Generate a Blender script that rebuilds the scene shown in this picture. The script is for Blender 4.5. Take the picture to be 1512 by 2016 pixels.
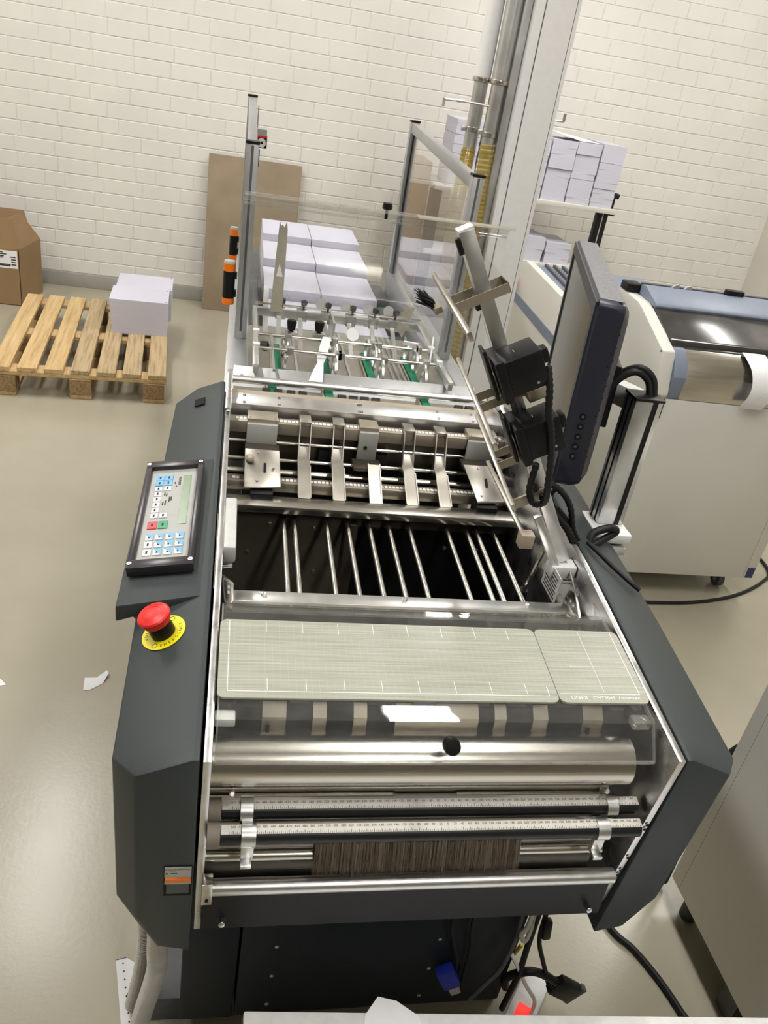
import bpy, bmesh, math, random
from mathutils import Vector, Matrix

random.seed(7)
for o in list(bpy.data.objects):
    bpy.data.objects.remove(o, do_unlink=True)
S = bpy.context.scene
C = S.collection
V = Vector

# ------------------------------------------------------------------ camera
cam_d = bpy.data.cameras.new('camera')
cam_d.sensor_fit = 'VERTICAL'
cam_d.sensor_height = 36.0
cam_d.lens = 36.0 * 1600.0 / 2016.0
cam_d.clip_start = 0.02
cam = bpy.data.objects.new('camera', cam_d)
C.objects.link(cam)
right, down, fwd = V((0.97852, -0.14097, 0.15044)), V((0.06015, -0.50274, -0.86234)), V((0.1972, 0.85287, -0.48346))
m3 = Matrix((right, -down, -fwd)).transposed()
cam.matrix_world = Matrix.Translation((0, 0, 1.66)) @ m3.to_4x4()
S.camera = cam

# ------------------------------------------------------------------ world, lamps, exposure
w = bpy.data.worlds.new('world')
S.world = w
w.use_nodes = True
w.node_tree.nodes['Background'].inputs[0].default_value = (1.0, 0.95, 0.88, 1)
w.node_tree.nodes['Background'].inputs[1].default_value = 0.25
S.view_settings.view_transform = 'Standard'
S.view_settings.look = 'None'
S.view_settings.gamma = 1.0
S.view_settings.use_curve_mapping = False
S.view_settings.exposure = 1.08
cy = S.cycles
cy.max_bounces = 6
cy.diffuse_bounces = 3
cy.glossy_bounces = 4
cy.transmission_bounces = 2
cy.transparent_max_bounces = 10
cy.caustics_reflective = False
cy.caustics_refractive = False
cy.use_adaptive_sampling = True
cy.adaptive_threshold = 0.04
cy.use_denoising = True
cy.use_light_tree = False
LAMP_POWER = 13.0
LAMP_COLOR = (1.0, 0.97, 0.925)
CEIL = 3.4
LAMPS = [(-1.00, 3.85), (1.30, 3.85), (3.05, 3.6), (-2.9, 3.85), (-1.00, 0.9), (0.90, 0.9), (0.90, -1.7)]  # last one is an added fill that brightens the machine front

# ------------------------------------------------------------------ materials
MATS = {}


def nt_mat(name):
    m = bpy.data.materials.new(name)
    m.use_nodes = True
    nt = m.node_tree
    b = nt.nodes['Principled BSDF']
    MATS[name] = m
    return m, nt, b


def tex_coord(nt, scale=(1, 1, 1), kind='Object'):
    tc = nt.nodes.new('ShaderNodeTexCoord')
    mp = nt.nodes.new('ShaderNodeMapping')
    mp.inputs['Scale'].default_value = scale
    nt.links.new(tc.outputs[kind], mp.inputs['Vector'])
    return mp.outputs['Vector']


def noise(nt, vec, scale, detail=2, rough=0.6):
    n = nt.nodes.new('ShaderNodeTexNoise')
    n.inputs['Scale'].default_value = scale
    n.inputs['Detail'].default_value = detail
    n.inputs['Roughness'].default_value = rough
    nt.links.new(vec, n.inputs['Vector'])
    return n.outputs['Fac']


def ramp(nt, fac, stops):
    r = nt.nodes.new('ShaderNodeValToRGB')
    els = r.color_ramp.elements
    while len(els) < len(stops):
        els.new(0.5)
    for e, (p, c) in zip(els, stops):
        e.position = p
        e.color = (*c, 1) if len(c) == 3 else c
    nt.links.new(fac, r.inputs['Fac'])
    return r.outputs['Color']


def bump(nt, b, height, strength=0.2, dist=0.002):
    bp = nt.nodes.new('ShaderNodeBump')
    bp.inputs['Strength'].default_value = strength
    bp.inputs['Distance'].default_value = dist
    nt.links.new(height, bp.inputs['Height'])
    nt.links.new(bp.outputs['Normal'], b.inputs['Normal'])


def M(name, col, rough=0.5, metal=0.0, var=0.06, scale=(40, 40, 40), nscale=1.0, rvar=0.0, bmp=0.0, bdist=0.001, spec=0.5, coat=0.0, aniso=0.0):
    """plain procedural surface: colour with a little noise"""
    m, nt, b = nt_mat(name)
    b.inputs['Roughness'].default_value = rough
    b.inputs['Metallic'].default_value = metal
    b.inputs['Specular IOR Level'].default_value = spec
    b.inputs['Coat Weight'].default_value = coat
    if aniso:
        b.inputs['Anisotropic'].default_value = aniso
    vec = tex_coord(nt, scale)
    f = noise(nt, vec, nscale)
    lo = tuple(max(0, c * (1 - var)) for c in col)
    hi = tuple(min(1, c * (1 + var)) for c in col)
    nt.links.new(ramp(nt, f, [(0.3, lo), (0.7, hi)]), b.inputs['Base Color'])
    if rvar:
        mr = nt.nodes.new('ShaderNodeMapRange')
        mr.inputs['To Min'].default_value = max(0.02, rough - rvar)
        mr.inputs['To Max'].default_value = min(1, rough + rvar)
        nt.links.new(f, mr.inputs['Value'])
        nt.links.new(mr.outputs['Result'], b.inputs['Roughness'])
    if bmp:
        bump(nt, b, f, bmp, bdist)
    return m


def srgb(r, g, b):
    def f(c):
        c /= 255.0
        return c / 12.92 if c <= 0.04045 else ((c + 0.055) / 1.055) ** 2.4
    return (f(r), f(g), f(b))


M('wall_paint', (0.77, 0.757, 0.715), 0.55, var=0.035, scale=(2.5, 2.5, 2.5), bmp=0.25, bdist=0.0015)
_n = MATS['wall_paint'].node_tree
_g = _n.nodes.new('ShaderNodeNewGeometry')
_mp = [q for q in _n.nodes if q.type == 'MAPPING'][0]
_n.links.new(_g.outputs['Position'], _mp.inputs['Vector'])
M('plain_paint', (0.68, 0.645, 0.58), 0.6, var=0.03, scale=(2, 2, 2))
M('ceiling_paint', (0.75, 0.73, 0.68), 0.8, var=0.02)
M('baseboard_paint', (0.36, 0.35, 0.32), 0.5, var=0.05, scale=(5, 5, 5))
# floor: glossy coated screed with scuffs
fm, nt, b = nt_mat('floor_coating')
v = tex_coord(nt, (1, 1, 1))
f1 = noise(nt, v, 1.6, 6)
nt.links.new(ramp(nt, f1, [(0.3, (0.385, 0.355, 0.270)), (0.7, (0.435, 0.405, 0.315))]), b.inputs['Base Color'])
f2 = noise(nt, v, 90, 3)
mr = nt.nodes.new('ShaderNodeMapRange')
mr.inputs['To Min'].default_value = 0.18
mr.inputs['To Max'].default_value = 0.31
nt.links.new(f1, mr.inputs['Value'])
nt.links.new(mr.outputs['Result'], b.inputs['Roughness'])
b.inputs['Specular IOR Level'].default_value = 0.5
bump(nt, b, f2, 0.16, 0.0014)

M('cover_grey', (0.039, 0.048, 0.050), 0.48, var=0.10, scale=(900, 900, 900), bmp=0.25, bdist=0.0006, spec=0.35)
M('base_navy', (0.010, 0.015, 0.022), 0.45, var=0.08, spec=0.3)
M('plinth_grey', (0.085, 0.09, 0.095), 0.5)
M('steel', (0.60, 0.575, 0.53), 0.24, 1.0, var=0.06, scale=(4, 120, 120), rvar=0.07)
M('steel_dull', (0.46, 0.435, 0.39), 0.36, 1.0, var=0.08, scale=(30, 30, 30), rvar=0.08)
M('steel_rail', (0.68, 0.68, 0.69), 0.30, 1.0, var=0.10, scale=(25, 25, 25), rvar=0.14)
M('aluminium', (0.72, 0.72, 0.72), 0.34, 1.0, var=0.06, scale=(30, 8, 30), rvar=0.08)
M('aluminium_profile', (0.50, 0.51, 0.52), 0.42, 0.85, var=0.04)
M('zinc', (0.60, 0.60, 0.59), 0.40, 1.0, var=0.12, scale=(9, 9, 9), rvar=0.10)
M('beige_steel', (0.43, 0.385, 0.31), 0.42, 0.75, var=0.05)
M('dark_steel', (0.17, 0.148, 0.118), 0.40, 0.85, var=0.10, scale=(12, 12, 12))
M('tray_brown', (0.115, 0.098, 0.074), 0.45, 0.2)
M('dark_tray', (0.030, 0.027, 0.022), 0.5, 0.3)
M('black', (0.0055, 0.0055, 0.0062), 0.40, var=0.1, spec=0.3)
M('black_rubber', (0.008, 0.008, 0.0085), 0.5, spec=0.35)
M('black_bar', (0.014, 0.015, 0.017), 0.36, 0.1, spec=0.35)
M('white_plastic', (0.80, 0.80, 0.79), 0.4)
M('latch_white', (0.56, 0.56, 0.55), 0.4)
M('grey_plastic', (0.45, 0.45, 0.43), 0.45)
M('light_grey', (0.46, 0.46, 0.43), 0.45, var=0.03)
M('bezel', (0.030, 0.026, 0.030), 0.28, var=0.15)
M('keypad_plate', (0.36, 0.36, 0.345), 0.42)
M('lcd_green', (0.045, 0.125, 0.012), 0.25)
M('key_blue', (0.12, 0.38, 0.72), 0.4)
M('key_white', (0.66, 0.66, 0.66), 0.4)
M('key_red', (0.50, 0.02, 0.03), 0.4)
M('key_green', (0.0, 0.26, 0.12), 0.4)
M('ink', (0.015, 0.015, 0.015), 0.6)
M('ink_green', (0.01, 0.10, 0.04), 0.6)
M('ink_red', (0.62, 0.22, 0.20), 0.6)
M('ink_white', (0.92, 0.92, 0.90), 0.6)
M('stop_red', (0.72, 0.022, 0.022), 0.38, var=0.03)
M('stop_yellow', (0.90, 0.78, 0.01), 0.4, var=0.02)
M('orange', (0.95, 0.22, 0.01), 0.4)
M('scale_white', (0.66, 0.64, 0.58), 0.45)
M('belt_green', (0.0, 0.20, 0.10), 0.5, var=0.15)
M('paper', (0.72, 0.71, 0.77), 0.75, var=0.02, scale=(6, 6, 6))
M('paper_white', (0.84, 0.84, 0.86), 0.7, var=0.02)
M('cardboard', (0.29, 0.185, 0.092), 0.8, var=0.06, scale=(6, 6, 6))
M('fibreboard', (0.30, 0.235, 0.16), 0.75, var=0.12, scale=(5, 5, 5), bmp=0.1)
M('grey_cabinet', (0.64, 0.63, 0.58), 0.5, var=0.025, scale=(3, 3, 3))
M('cream_edge', (0.66, 0.65, 0.59), 0.45, var=0.02)
M('blue_grey', (0.20, 0.235, 0.31), 0.45, var=0.03)
M('dark_hood', (0.045, 0.043, 0.042), 0.18, var=0.5, scale=(6, 6, 6))
M('column_paint', (0.92, 0.915, 0.915), 0.4, var=0.02)
M('hose_grey', (0.46, 0.44, 0.40), 0.5)
M('taupe_cabinet', (0.76, 0.74, 0.69), 0.40, 0.1, var=0.03, scale=(4, 4, 4))
M('monitor_navy', (0.020, 0.022, 0.038), 0.35, var=0.05)
M('monitor_dust', (0.17, 0.17, 0.18), 0.55, var=0.2, scale=(120, 120, 120))
M('screen', (0.10, 0.10, 0.10), 0.12, var=0.05, spec=0.8)
M('blue_plug', (0.02, 0.04, 0.45), 0.4)
M('patch_navy', (0.025, 0.028, 0.11), 0.4)
M('wood_block', (0.30, 0.20, 0.10), 0.85, var=0.35, scale=(120, 120, 120))
M('bronze_strip', (0.42, 0.36, 0.28), 0.55, 0.4)
M('bristle', (0.16, 0.122, 0.082), 0.5, var=0.9, scale=(300, 2, 2))
M('felt_collar', (0.22, 0.19, 0.15), 0.6, var=0.05)
M('slot_shade', (0.004, 0.004, 0.004), 0.9)  # near-black that paints in the shade inside slots, gaps and holes
M('yellow_wire', (0.6, 0.5, 0.02), 0.5)
M('tape', (0.42, 0.39, 0.31), 0.6, var=0.10, scale=(40, 40, 40))

# pine boards
pm, nt, b = nt_mat('pine')
v = tex_coord(nt, (26, 1.2, 26))
f = noise(nt, v, 2.2, 6, 0.65)
nt.links.new(ramp(nt, f, [(0.25, (0.34, 0.21, 0.09)), (0.5, (0.60, 0.42, 0.20)), (0.75, (0.70, 0.53, 0.29))]), b.inputs['Base Color'])
b.inputs['Roughness'].default_value = 0.7
pm, nt, b = nt_mat('pine_weathered')
v = tex_coord(nt, (30, 1.4, 30))
f = noise(nt, v, 2.6, 7, 0.7)
nt.links.new(ramp(nt, f, [(0.28, (0.20, 0.14, 0.08)), (0.5, (0.47, 0.35, 0.20)), (0.72, (0.60, 0.46, 0.26))]), b.inputs['Base Color'])
b.inputs['Roughness'].default_value = 0.75

# stacked sheets: fine horizontal layering
pm, nt, b = nt_mat('paper_stack')
v = tex_coord(nt, (0.6, 0.6, 420))
f = noise(nt, v, 1.0, 3)
nt.links.new(ramp(nt, f, [(0.3, (0.54, 0.533, 0.63)), (0.7, (0.66, 0.655, 0.755))]), b.inputs['Base Color'])
b.inputs['Roughness'].default_value = 0.75

# cutting mat: pale translucent green, scratched along its length, faint printed grid
mm, nt, b = nt_mat('cutting_mat')
v = tex_coord(nt, (5, 260, 1))
f = noise(nt, v, 1.0, 5, 0.7)
base = ramp(nt, f, [(0.30, (0.29, 0.285, 0.225)), (0.5, (0.37, 0.38, 0.315)), (0.72, (0.50, 0.50, 0.43))])
tc = nt.nodes.new('ShaderNodeTexCoord')
sx = nt.nodes.new('ShaderNodeSeparateXYZ')
nt.links.new(tc.outputs['Object'], sx.inputs[0])


def grid_line(out, step, width):
    d = nt.nodes.new('ShaderNodeMath'); d.operation = 'PINGPONG'
    d.inputs[1].default_value = step / 2
    nt.links.new(out, d.inputs[0])
    lt = nt.nodes.new('ShaderNodeMath'); lt.operation = 'LESS_THAN'
    lt.inputs[1].default_value = width
    nt.links.new(d.outputs[0], lt.inputs[0])
    return lt.outputs[0]


ga, gb = grid_line(sx.outputs['X'], 0.01, 0.00025), grid_line(sx.outputs['Y'], 0.01, 0.00025)
mx = nt.nodes.new('ShaderNodeMath'); mx.operation = 'MAXIMUM'
nt.links.new(ga, mx.inputs[0]); nt.links.new(gb, mx.inputs[1])
ml = nt.nodes.new('ShaderNodeMath'); ml.operation = 'MULTIPLY'
ml.inputs[1].default_value = 0.16
nt.links.new(mx.outputs[0], ml.inputs[0])
mix = nt.nodes.new('ShaderNodeMix'); mix.data_type = 'RGBA'
nt.links.new(ml.outputs[0], mix.inputs['Factor'])
nt.links.new(base, mix.inputs['A'])
mix.inputs['B'].default_value = (0.72, 0.73, 0.66, 1)
nt.links.new(mix.outputs['Result'], b.inputs['Base Color'])
b.inputs['Roughness'].default_value = 0.34
bump(nt, b, f, 0.35, 0.0006)


def clear_mat(name, tint=(0.97, 0.975, 0.97), ior=1.49, rough=0.02, haze=0.0, hazecol=(0.8, 0.8, 0.78), gloss=1.0):
    m = bpy.data.materials.new(name)
    m.use_nodes = True
    nt = m.node_tree
    nt.nodes.clear()
    out = nt.nodes.new('ShaderNodeOutputMaterial')
    tr = nt.nodes.new('ShaderNodeBsdfTransparent')
    tr.inputs['Color'].default_value = (*tint, 1)
    gl = nt.nodes.new('ShaderNodeBsdfGlossy')
    gl.inputs['Roughness'].default_value = rough
    gl.inputs['Color'].default_value = (gloss, gloss, gloss, 1)
    # Schlick reflection of a thin sheet, the same on both of its faces
    lw = nt.nodes.new('ShaderNodeLayerWeight')
    lw.inputs['Blend'].default_value = 0.5
    pw5 = nt.nodes.new('ShaderNodeMath'); pw5.operation = 'POWER'
    pw5.inputs[1].default_value = 5.0
    nt.links.new(lw.outputs['Facing'], pw5.inputs[0])
    f0 = ((ior - 1) / (ior + 1)) ** 2
    fr = nt.nodes.new('ShaderNodeMath'); fr.operation = 'MULTIPLY_ADD'
    fr.inputs[1].default_value = 1 - f0
    fr.inputs[2].default_value = f0
    nt.links.new(pw5.outputs[0], fr.inputs[0])
    mixs = nt.nodes.new('ShaderNodeMixShader')
    nt.links.new(fr.outputs[0], mixs.inputs['Fac'])
    nt.links.new(tr.outputs[0], mixs.inputs[1])
    nt.links.new(gl.outputs[0], mixs.inputs[2])
    last = mixs.outputs[0]
    if haze:
        df = nt.nodes.new('ShaderNodeBsdfDiffuse')
        df.inputs['Color'].default_value = (*hazecol, 1)
        v = tex_coord(nt, (30, 30, 30))
        f = noise(nt, v, 1.0, 4)
        mu = nt.nodes.new('ShaderNodeMath'); mu.operation = 'MULTIPLY'
        mu.inputs[1].default_value = haze * 2
        nt.links.new(f, mu.inputs[0])
        m2 = nt.nodes.new('ShaderNodeMixShader')
        nt.links.new(mu.outputs[0], m2.inputs['Fac'])
        nt.links.new(last, m2.inputs[1])
        nt.links.new(df.outputs[0], m2.inputs[2])
        last = m2.outputs[0]
    nt.links.new(last, out.inputs['Surface'])
    MATS[name] = m
    return m


clear_mat('acrylic', haze=0.03)
clear_mat('acrylic_edge', tint=(0.93, 0.93, 0.91), haze=0.16, hazecol=(0.88, 0.87, 0.82))
clear_mat('guard_pane', tint=(0.97, 0.97, 0.965), ior=1.45, haze=0.03, hazecol=(0.7, 0.7, 0.7))
clear_mat('hose_clear', tint=(0.90, 0.84, 0.58), rough=0.1, haze=0.22, hazecol=(0.62, 0.52, 0.16))
clear_mat('hose_rib', tint=(0.88, 0.80, 0.45), rough=0.1, haze=0.26, hazecol=(0.70, 0.60, 0.26))

lm_, nt, b = nt_mat('lamp_diffuser')
b.inputs['Emission Color'].default_value = (*LAMP_COLOR, 1)
b.inputs['Emission Strength'].default_value = LAMP_POWER
lm_, nt, b = nt_mat('red_indicator')
b.inputs['Base Color'].default_value = (0.6, 0.01, 0.01, 1)
b.inputs['Emission Color'].default_value = (1, 0.03, 0.02, 1)
b.inputs['Emission Strength'].default_value = 0.5

# ------------------------------------------------------------------ mesh helpers
OFF = {}


def ortho(d):
    d = V(d).normalized()
    a = V((0, 0, 1)) if abs(d.z) < 0.9 else V((1, 0, 0))
    u = d.cross(a).normalized()
    return u, d.cross(u).normalized(), d


def smooth_path(pts, n=6):
    pts = [V(p) for p in pts]
    if len(pts) < 3:
        return pts
    P = [pts[0] * 2 - pts[1]] + pts + [pts[-1] * 2 - pts[-2]]
    out = []
    for i in range(1, len(P) - 2):
        for k in range(n):
            t = k / n
            a, b_, c, d = P[i - 1], P[i], P[i + 1], P[i + 2]
            out.append(0.5 * ((2 * b_) + (c - a) * t + (2 * a - 5 * b_ + 4 * c - d) * t * t + (3 * b_ - a - 3 * c + d) * t ** 3))
    out.append(pts[-1])
    return out


class MB:
    def __init__(self):
        self.v, self.f = [], []

    def add(self, vs, fs):
        k = len(self.v)
        self.v += [V(p) for p in vs]
        self.f += [tuple(i + k for i in f) for f in fs]
        return self

    def hexa(self, p):
        """8 corners: bottom ring then top ring"""
        return self.add(p, [(3, 2, 1, 0), (4, 5, 6, 7), (0, 1, 5, 4), (1, 2, 6, 5), (2, 3, 7, 6), (3, 0, 4, 7)])

    def box(self, x0, x1, y0, y1, z0, z1):
        return self.hexa([(x0, y0, z0), (x1, y0, z0), (x1, y1, z0), (x0, y1, z0), (x0, y0, z1), (x1, y0, z1), (x1, y1, z1), (x0, y1, z1)])

    def obox(self, c, size, ax):
        """box at c with half extents along axes ax=(u,v,w)"""
        c = V(c); u, v_, w_ = [V(a).normalized() * s / 2 for a, s in zip(ax, size)]
        return self.hexa([c - u - v_ - w_, c + u - v_ - w_, c + u + v_ - w_, c - u + v_ - w_, c - u - v_ + w_, c + u - v_ + w_, c + u + v_ + w_, c - u + v_ + w_])

    def bar(self, p0, p1, w_, h, up=(0, 0, 1)):
        p0, p1 = V(p0), V(p1)
        d = (p1 - p0).normalized()
        s = d.cross(V(up)).normalized()
        u = s.cross(d)
        return self.obox((p0 + p1) / 2, ((p1 - p0).length, w_, h), (d, s, u))

    def cyl(self, p0, p1, r, n=16, r2=None):
        p0, p1 = V(p0), V(p1)
        r2 = r if r2 is None else r2
        u, w_, d = ortho(p1 - p0)
        vs = []
        for p, rr in ((p0, r), (p1, r2)):
            vs += [p + (u * math.cos(2 * math.pi * i / n) + w_ * math.sin(2 * math.pi * i / n)) * rr for i in range(n)]
        fs = [(i, (i + 1) % n, n + (i + 1) % n, n + i) for i in range(n)]
        return self.add(vs, fs + [tuple(range(n))[::-1], tuple(range(n, 2 * n))])

    def lathe(self, prof, o, ax, n=24):
        """prof: (radius, height) pairs along ax from o"""
        o = V(o); u, w_, d = ortho(ax)
        vs, fs = [], []
        for r, h in prof:
            vs += [o + d * h + (u * math.cos(2 * math.pi * i / n) + w_ * math.sin(2 * math.pi * i / n)) * r for i in range(n)]
        for k in range(len(prof) - 1):
            fs += [(k * n + i, k * n + (i + 1) % n, (k + 1) * n + (i + 1) % n, (k + 1) * n + i) for i in range(n)]
        return self.add(vs, fs + [tuple(range(n))[::-1], tuple(range((len(prof) - 1) * n, len(prof) * n))])

    def ring(self, o, ax, r0, r1, h, n=28):
        o = V(o); u, w_, d = ortho(ax)
        vs = []
        for r, z in ((r0, 0), (r1, 0), (r1, h), (r0, h)):
            vs += [o + d * z + (u * math.cos(2 * math.pi * i / n) + w_ * math.sin(2 * math.pi * i / n)) * r for i in range(n)]
        fs = []
        for k in range(4):
            fs += [(k * n + i, k * n + (i + 1) % n, ((k + 1) % 4) * n + (i + 1) % n, ((k + 1) % 4) * n + i) for i in range(n)]
        return self.add(vs, fs)

    def prism(self, poly, vec):
        n = len(poly); vec = V(vec)
        vs = [V(p) for p in poly] + [V(p) + vec for p in poly]
        fs = [tuple(range(n))[::-1], tuple(range(n, 2 * n))] + [(i, (i + 1) % n, n + (i + 1) % n, n + i) for i in range(n)]
        return self.add(vs, fs)

    def prism_x(self, yz, x0, x1):
        return self.prism([(x0, y, z) for y, z in yz], (x1 - x0, 0, 0))

    def loft(self, rings):
        n = len(rings[0]); vs, fs = [], []
        for r in rings:
            vs += [V(p) for p in r]
        for k in range(len(rings) - 1):
            fs += [(k * n + i, k * n + (i + 1) % n, (k + 1) * n + (i + 1) % n, (k + 1) * n + i) for i in range(n)]
        return self.add(vs, fs + [tuple(range(n))[::-1], tuple(range((len(rings) - 1) * n, len(rings) * n))])

    def strip_x(self, yz, x0, x1, t):
        """bent sheet: open profile in YZ thickened by t, from x0 to x1"""
        P = [V((0, a, b_)) for a, b_ in yz]
        N = []
        for i in range(len(P)):
            d = (P[min(i + 1, len(P) - 1)] - P[max(i - 1, 0)]).normalized()
            N.append(V((0, -d.z, d.y)))
        poly = [(p.y, p.z) for p in P] + [((p + n_ * t).y, (p + n_ * t).z) for p, n_ in reversed(list(zip(P, N)))]
        return self.prism_x(poly, x0, x1)

    def tube(self, pts, r, n=8, sm=6, rf=None):
        P = smooth_path(pts, sm) if sm else [V(p) for p in pts]
        vs, fs = [], []
        u = None
        for i, p in enumerate(P):
            d = (P[min(i + 1, len(P) - 1)] - P[max(i - 1, 0)]).normalized()
            if u is None:
                u, w_, _ = ortho(d)
            else:
                u = (u - d * u.dot(d)).normalized(); w_ = d.cross(u)
            rr = r if rf is None else rf(i)
            vs += [p + (u * math.cos(2 * math.pi * k / n) + w_ * math.sin(2 * math.pi * k / n)) * rr for k in range(n)]
        for i in range(len(P) - 1):
            fs += [(i * n + k, i * n + (k + 1) % n, (i + 1) * n + (k + 1) % n, (i + 1) * n + k) for k in range(n)]
        return self.add(vs, fs + [tuple(range(n))[::-1], tuple(range((len(P) - 1) * n, len(P) * n))])

    def build(self, name, mat, parent=None, bevel=0.0, angle=35, off=None, seg=2):
        off = V(off) if off is not None else (OFF[parent.name] if parent else V((0, 0, 0)))
        me = bpy.data.meshes.new(name)
        me.from_pydata([tuple(p - off) for p in self.v], [], self.f)
        bm = bmesh.new(); bm.from_mesh(me)
        bmesh.ops.recalc_face_normals(bm, faces=bm.faces)
        if bevel:
            es = [e for e in bm.edges if len(e.link_faces) == 2 and e.calc_face_angle(0) > math.radians(30)]
            bmesh.ops.bevel(bm, geom=es, offset=bevel, segments=seg, affect='EDGES', clamp_overlap=True, profile=0.5)
        bm.to_mesh(me); bm.free()
        for p in me.polygons:
            p.use_smooth = True
        me.set_sharp_from_angle(angle=math.radians(angle))
        me.materials.append(MATS[mat])
        o = bpy.data.objects.new(name, me)
        C.objects.link(o)
        if parent:
            o.parent = parent
            OFF[o.name] = OFF[parent.name]
        else:
            o.location = off
            OFF[o.name] = off
        return o

    def thing(self, name, mat, label, cat, at, group=None, bevel=0.0, kind=None, angle=35):
        o = self.build(name, mat, None, bevel, angle, off=at)
        return tag(o, label, cat, group, kind)


def tag(o, label=None, cat=None, group=None, kind=None):
    if label: o['label'] = label
    if cat: o['category'] = cat
    if group: o['group'] = group
    if kind: o['kind'] = kind
    return o


def thing(name, label, cat, at=(0, 0, 0), rz=0.0, group=None, local=False):
    o = bpy.data.objects.new(name, None)
    o.empty_display_size = 0.05
    C.objects.link(o)
    o.location = at
    o.rotation_euler = (0, 0, rz)
    OFF[o.name] = V((0, 0, 0)) if (local or rz) else V(at)
    return tag(o, label, cat, group)


def share(src, name, parent, loc, rot=None):
    """another object with the same mesh, moved by loc"""
    o = src.copy()
    o.name = name
    C.objects.link(o)
    o.parent = parent
    o.location = loc
    if rot is not None:
        o.rotation_euler = rot
    OFF[o.name] = OFF.get(src.name, V((0, 0, 0)))
    return o


def text_geo(s, size, o, xd, yd, align='CENTER'):
    """(verts, faces) of flat lettering at o, running along xd with its top towards yd"""
    cu = bpy.data.curves.new('lettering', 'FONT')
    cu.body = s
    cu.size = size
    cu.align_x = align
    cu.align_y = 'CENTER'
    cu.resolution_u = 2
    ob = bpy.data.objects.new('lettering', cu)
    C.objects.link(ob)
    dg = bpy.context.evaluated_depsgraph_get()
    me = bpy.data.meshes.new_from_object(ob.evaluated_get(dg))
    o, xd, yd = V(o), V(xd).normalized(), V(yd).normalized()
    vs = [o + xd * q.co.x + yd * q.co.y for q in me.vertices]
    fs = [tuple(p.vertices) for p in me.polygons]
    bpy.data.meshes.remove(me)
    bpy.data.objects.remove(ob, do_unlink=True)
    bpy.data.curves.remove(cu)
    return vs, fs


# ------------------------------------------------------------------ the room
def struct(mb, name, mat, bevel=0.0):
    return tag(mb.build(name, mat, None, bevel), kind='structure')


struct(MB().box(-4.2, 3.9, -8.2, 6.0, -0.10, 0.0), 'floor', 'floor_coating')
struct(MB().box(-4.2, 3.9, -8.2, 6.0, CEIL, CEIL + 0.1), 'ceiling', 'ceiling_paint')
struct(MB().box(-4.2, -4.1, -8.2, 6.0, 0, CEIL), 'wall_left', 'plain_paint')
struct(MB().box(3.70, 3.90, -8.2, 5.66, 0, CEIL), 'wall_right', 'plain_paint')
struct(MB().box(-4.1, 3.70, -8.2, -8.1, 0, CEIL), 'wall_front', 'plain_paint')
WA = -0.0321
wall = MB().box(-3.88, 3.95, 0.0, 0.12, 0, CEIL).build('wall_back', 'wall_paint')
wall.location = (-0.2, 5.75, 0)
wall.rotation_euler = (0, 0, math.atan(WA))
tag(wall, kind='structure')
OFF[wall.name] = V((0, 0, 0))

# painted bricks in running bond
BL, BH, JT = 0.240, 0.0894, 0.005


def brick_mesh(L):
    a, h, d, c = L - JT, BH - JT, 0.0034, 0.0026
    mb = MB()
    vs = [(0, 0, 0), (a, 0, 0), (a, 0, h), (0, 0, h), (0, -d + c, 0), (a, -d + c, 0), (a, -d + c, h), (0, -d + c, h), (c, -d, c), (a - c, -d, c), (a - c, -d, h - c), (c, -d, h - c)]
    mb.add(vs, [(0, 1, 5, 4), (1, 2, 6, 5), (2, 3, 7, 6), (3, 0, 4, 7), (4, 5, 9, 8), (5, 6, 10, 9), (6, 7, 11, 10), (7, 4, 8, 11), (8, 9, 10, 11)])
    return mb


spots = []
for k in range(36):
    z = 0.093 + k * BH
    x = -2.6 + (0.12 if k % 2 else 0.0) + random.uniform(-0.05, 0.05)
    while x < 3.86 and z < CEIL - 0.05:
        L = BL if random.random() < 0.84 else BL * random.choice((0.5, 0.75, 0.9))
        L = min(L, 3.89 - x)
        if L > 0.05:
            spots.append((x, z, L))
        x += L
near = sorted(spots, key=lambda s: (V((s[0] - 0.2, 5.75, s[1])) - V((0.55, 0, 1.35))).length)
near = [s for s in near if abs(s[2] - BL) < 1e-4][:292]
nearset = set(near)
first_brick = None
for (x, z, L) in near:
    dy = random.uniform(-0.0007, 0.0007)
    if first_brick is None:
        first_brick = brick_mesh(BL).build('brick', 'wall_paint', wall)
        first_brick.location = (x, dy, z)
    else:
        share(first_brick, 'brick', wall, (x, dy, z))
rest = MB()
for s in spots:
    if s in nearset:
        continue
    bmx = brick_mesh(s[2])
    mv = V((s[0], random.uniform(-0.0007, 0.0007), s[1]))
    rest.add([p + mv for p in bmx.v], bmx.f)
tag(rest.build('brickwork', 'wall_paint', wall), kind='stuff')
bb = MB().box(-3.85, 3.88, -0.016, 0.0, 0, 0.09).build('baseboard_back', 'baseboard_paint', None, 0.003)
bb.location = wall.location; bb.rotation_euler = wall.rotation_euler
tag(bb, kind='structure')

# ceiling luminaires that light the hall; the single front one is added as fill
names = ['back row, over the pallet', 'back row, over the column', 'back row, next to the right wall', 'back row, next to the left wall',
         'middle row, left of the finishing machine', 'middle row, right of the finishing machine', 'added in front as fill light']
for (lx, ly), nm in zip(LAMPS, names):
    t = thing('ceiling_lamp', 'long white fluorescent ceiling lamp, ' + nm, 'lamp', (lx, ly, CEIL), group='ceiling lamps')
    MB().box(lx - 0.17, lx + 0.17, ly - 0.78, ly + 0.78, CEIL - 0.07, CEIL).build('housing', 'white_plastic', t, 0.006)
    MB().box(lx - 0.15, lx + 0.15, ly - 0.75, ly + 0.75, CEIL - 0.078, CEIL - 0.0695).build('diffuser', 'lamp_diffuser', t)

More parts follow.
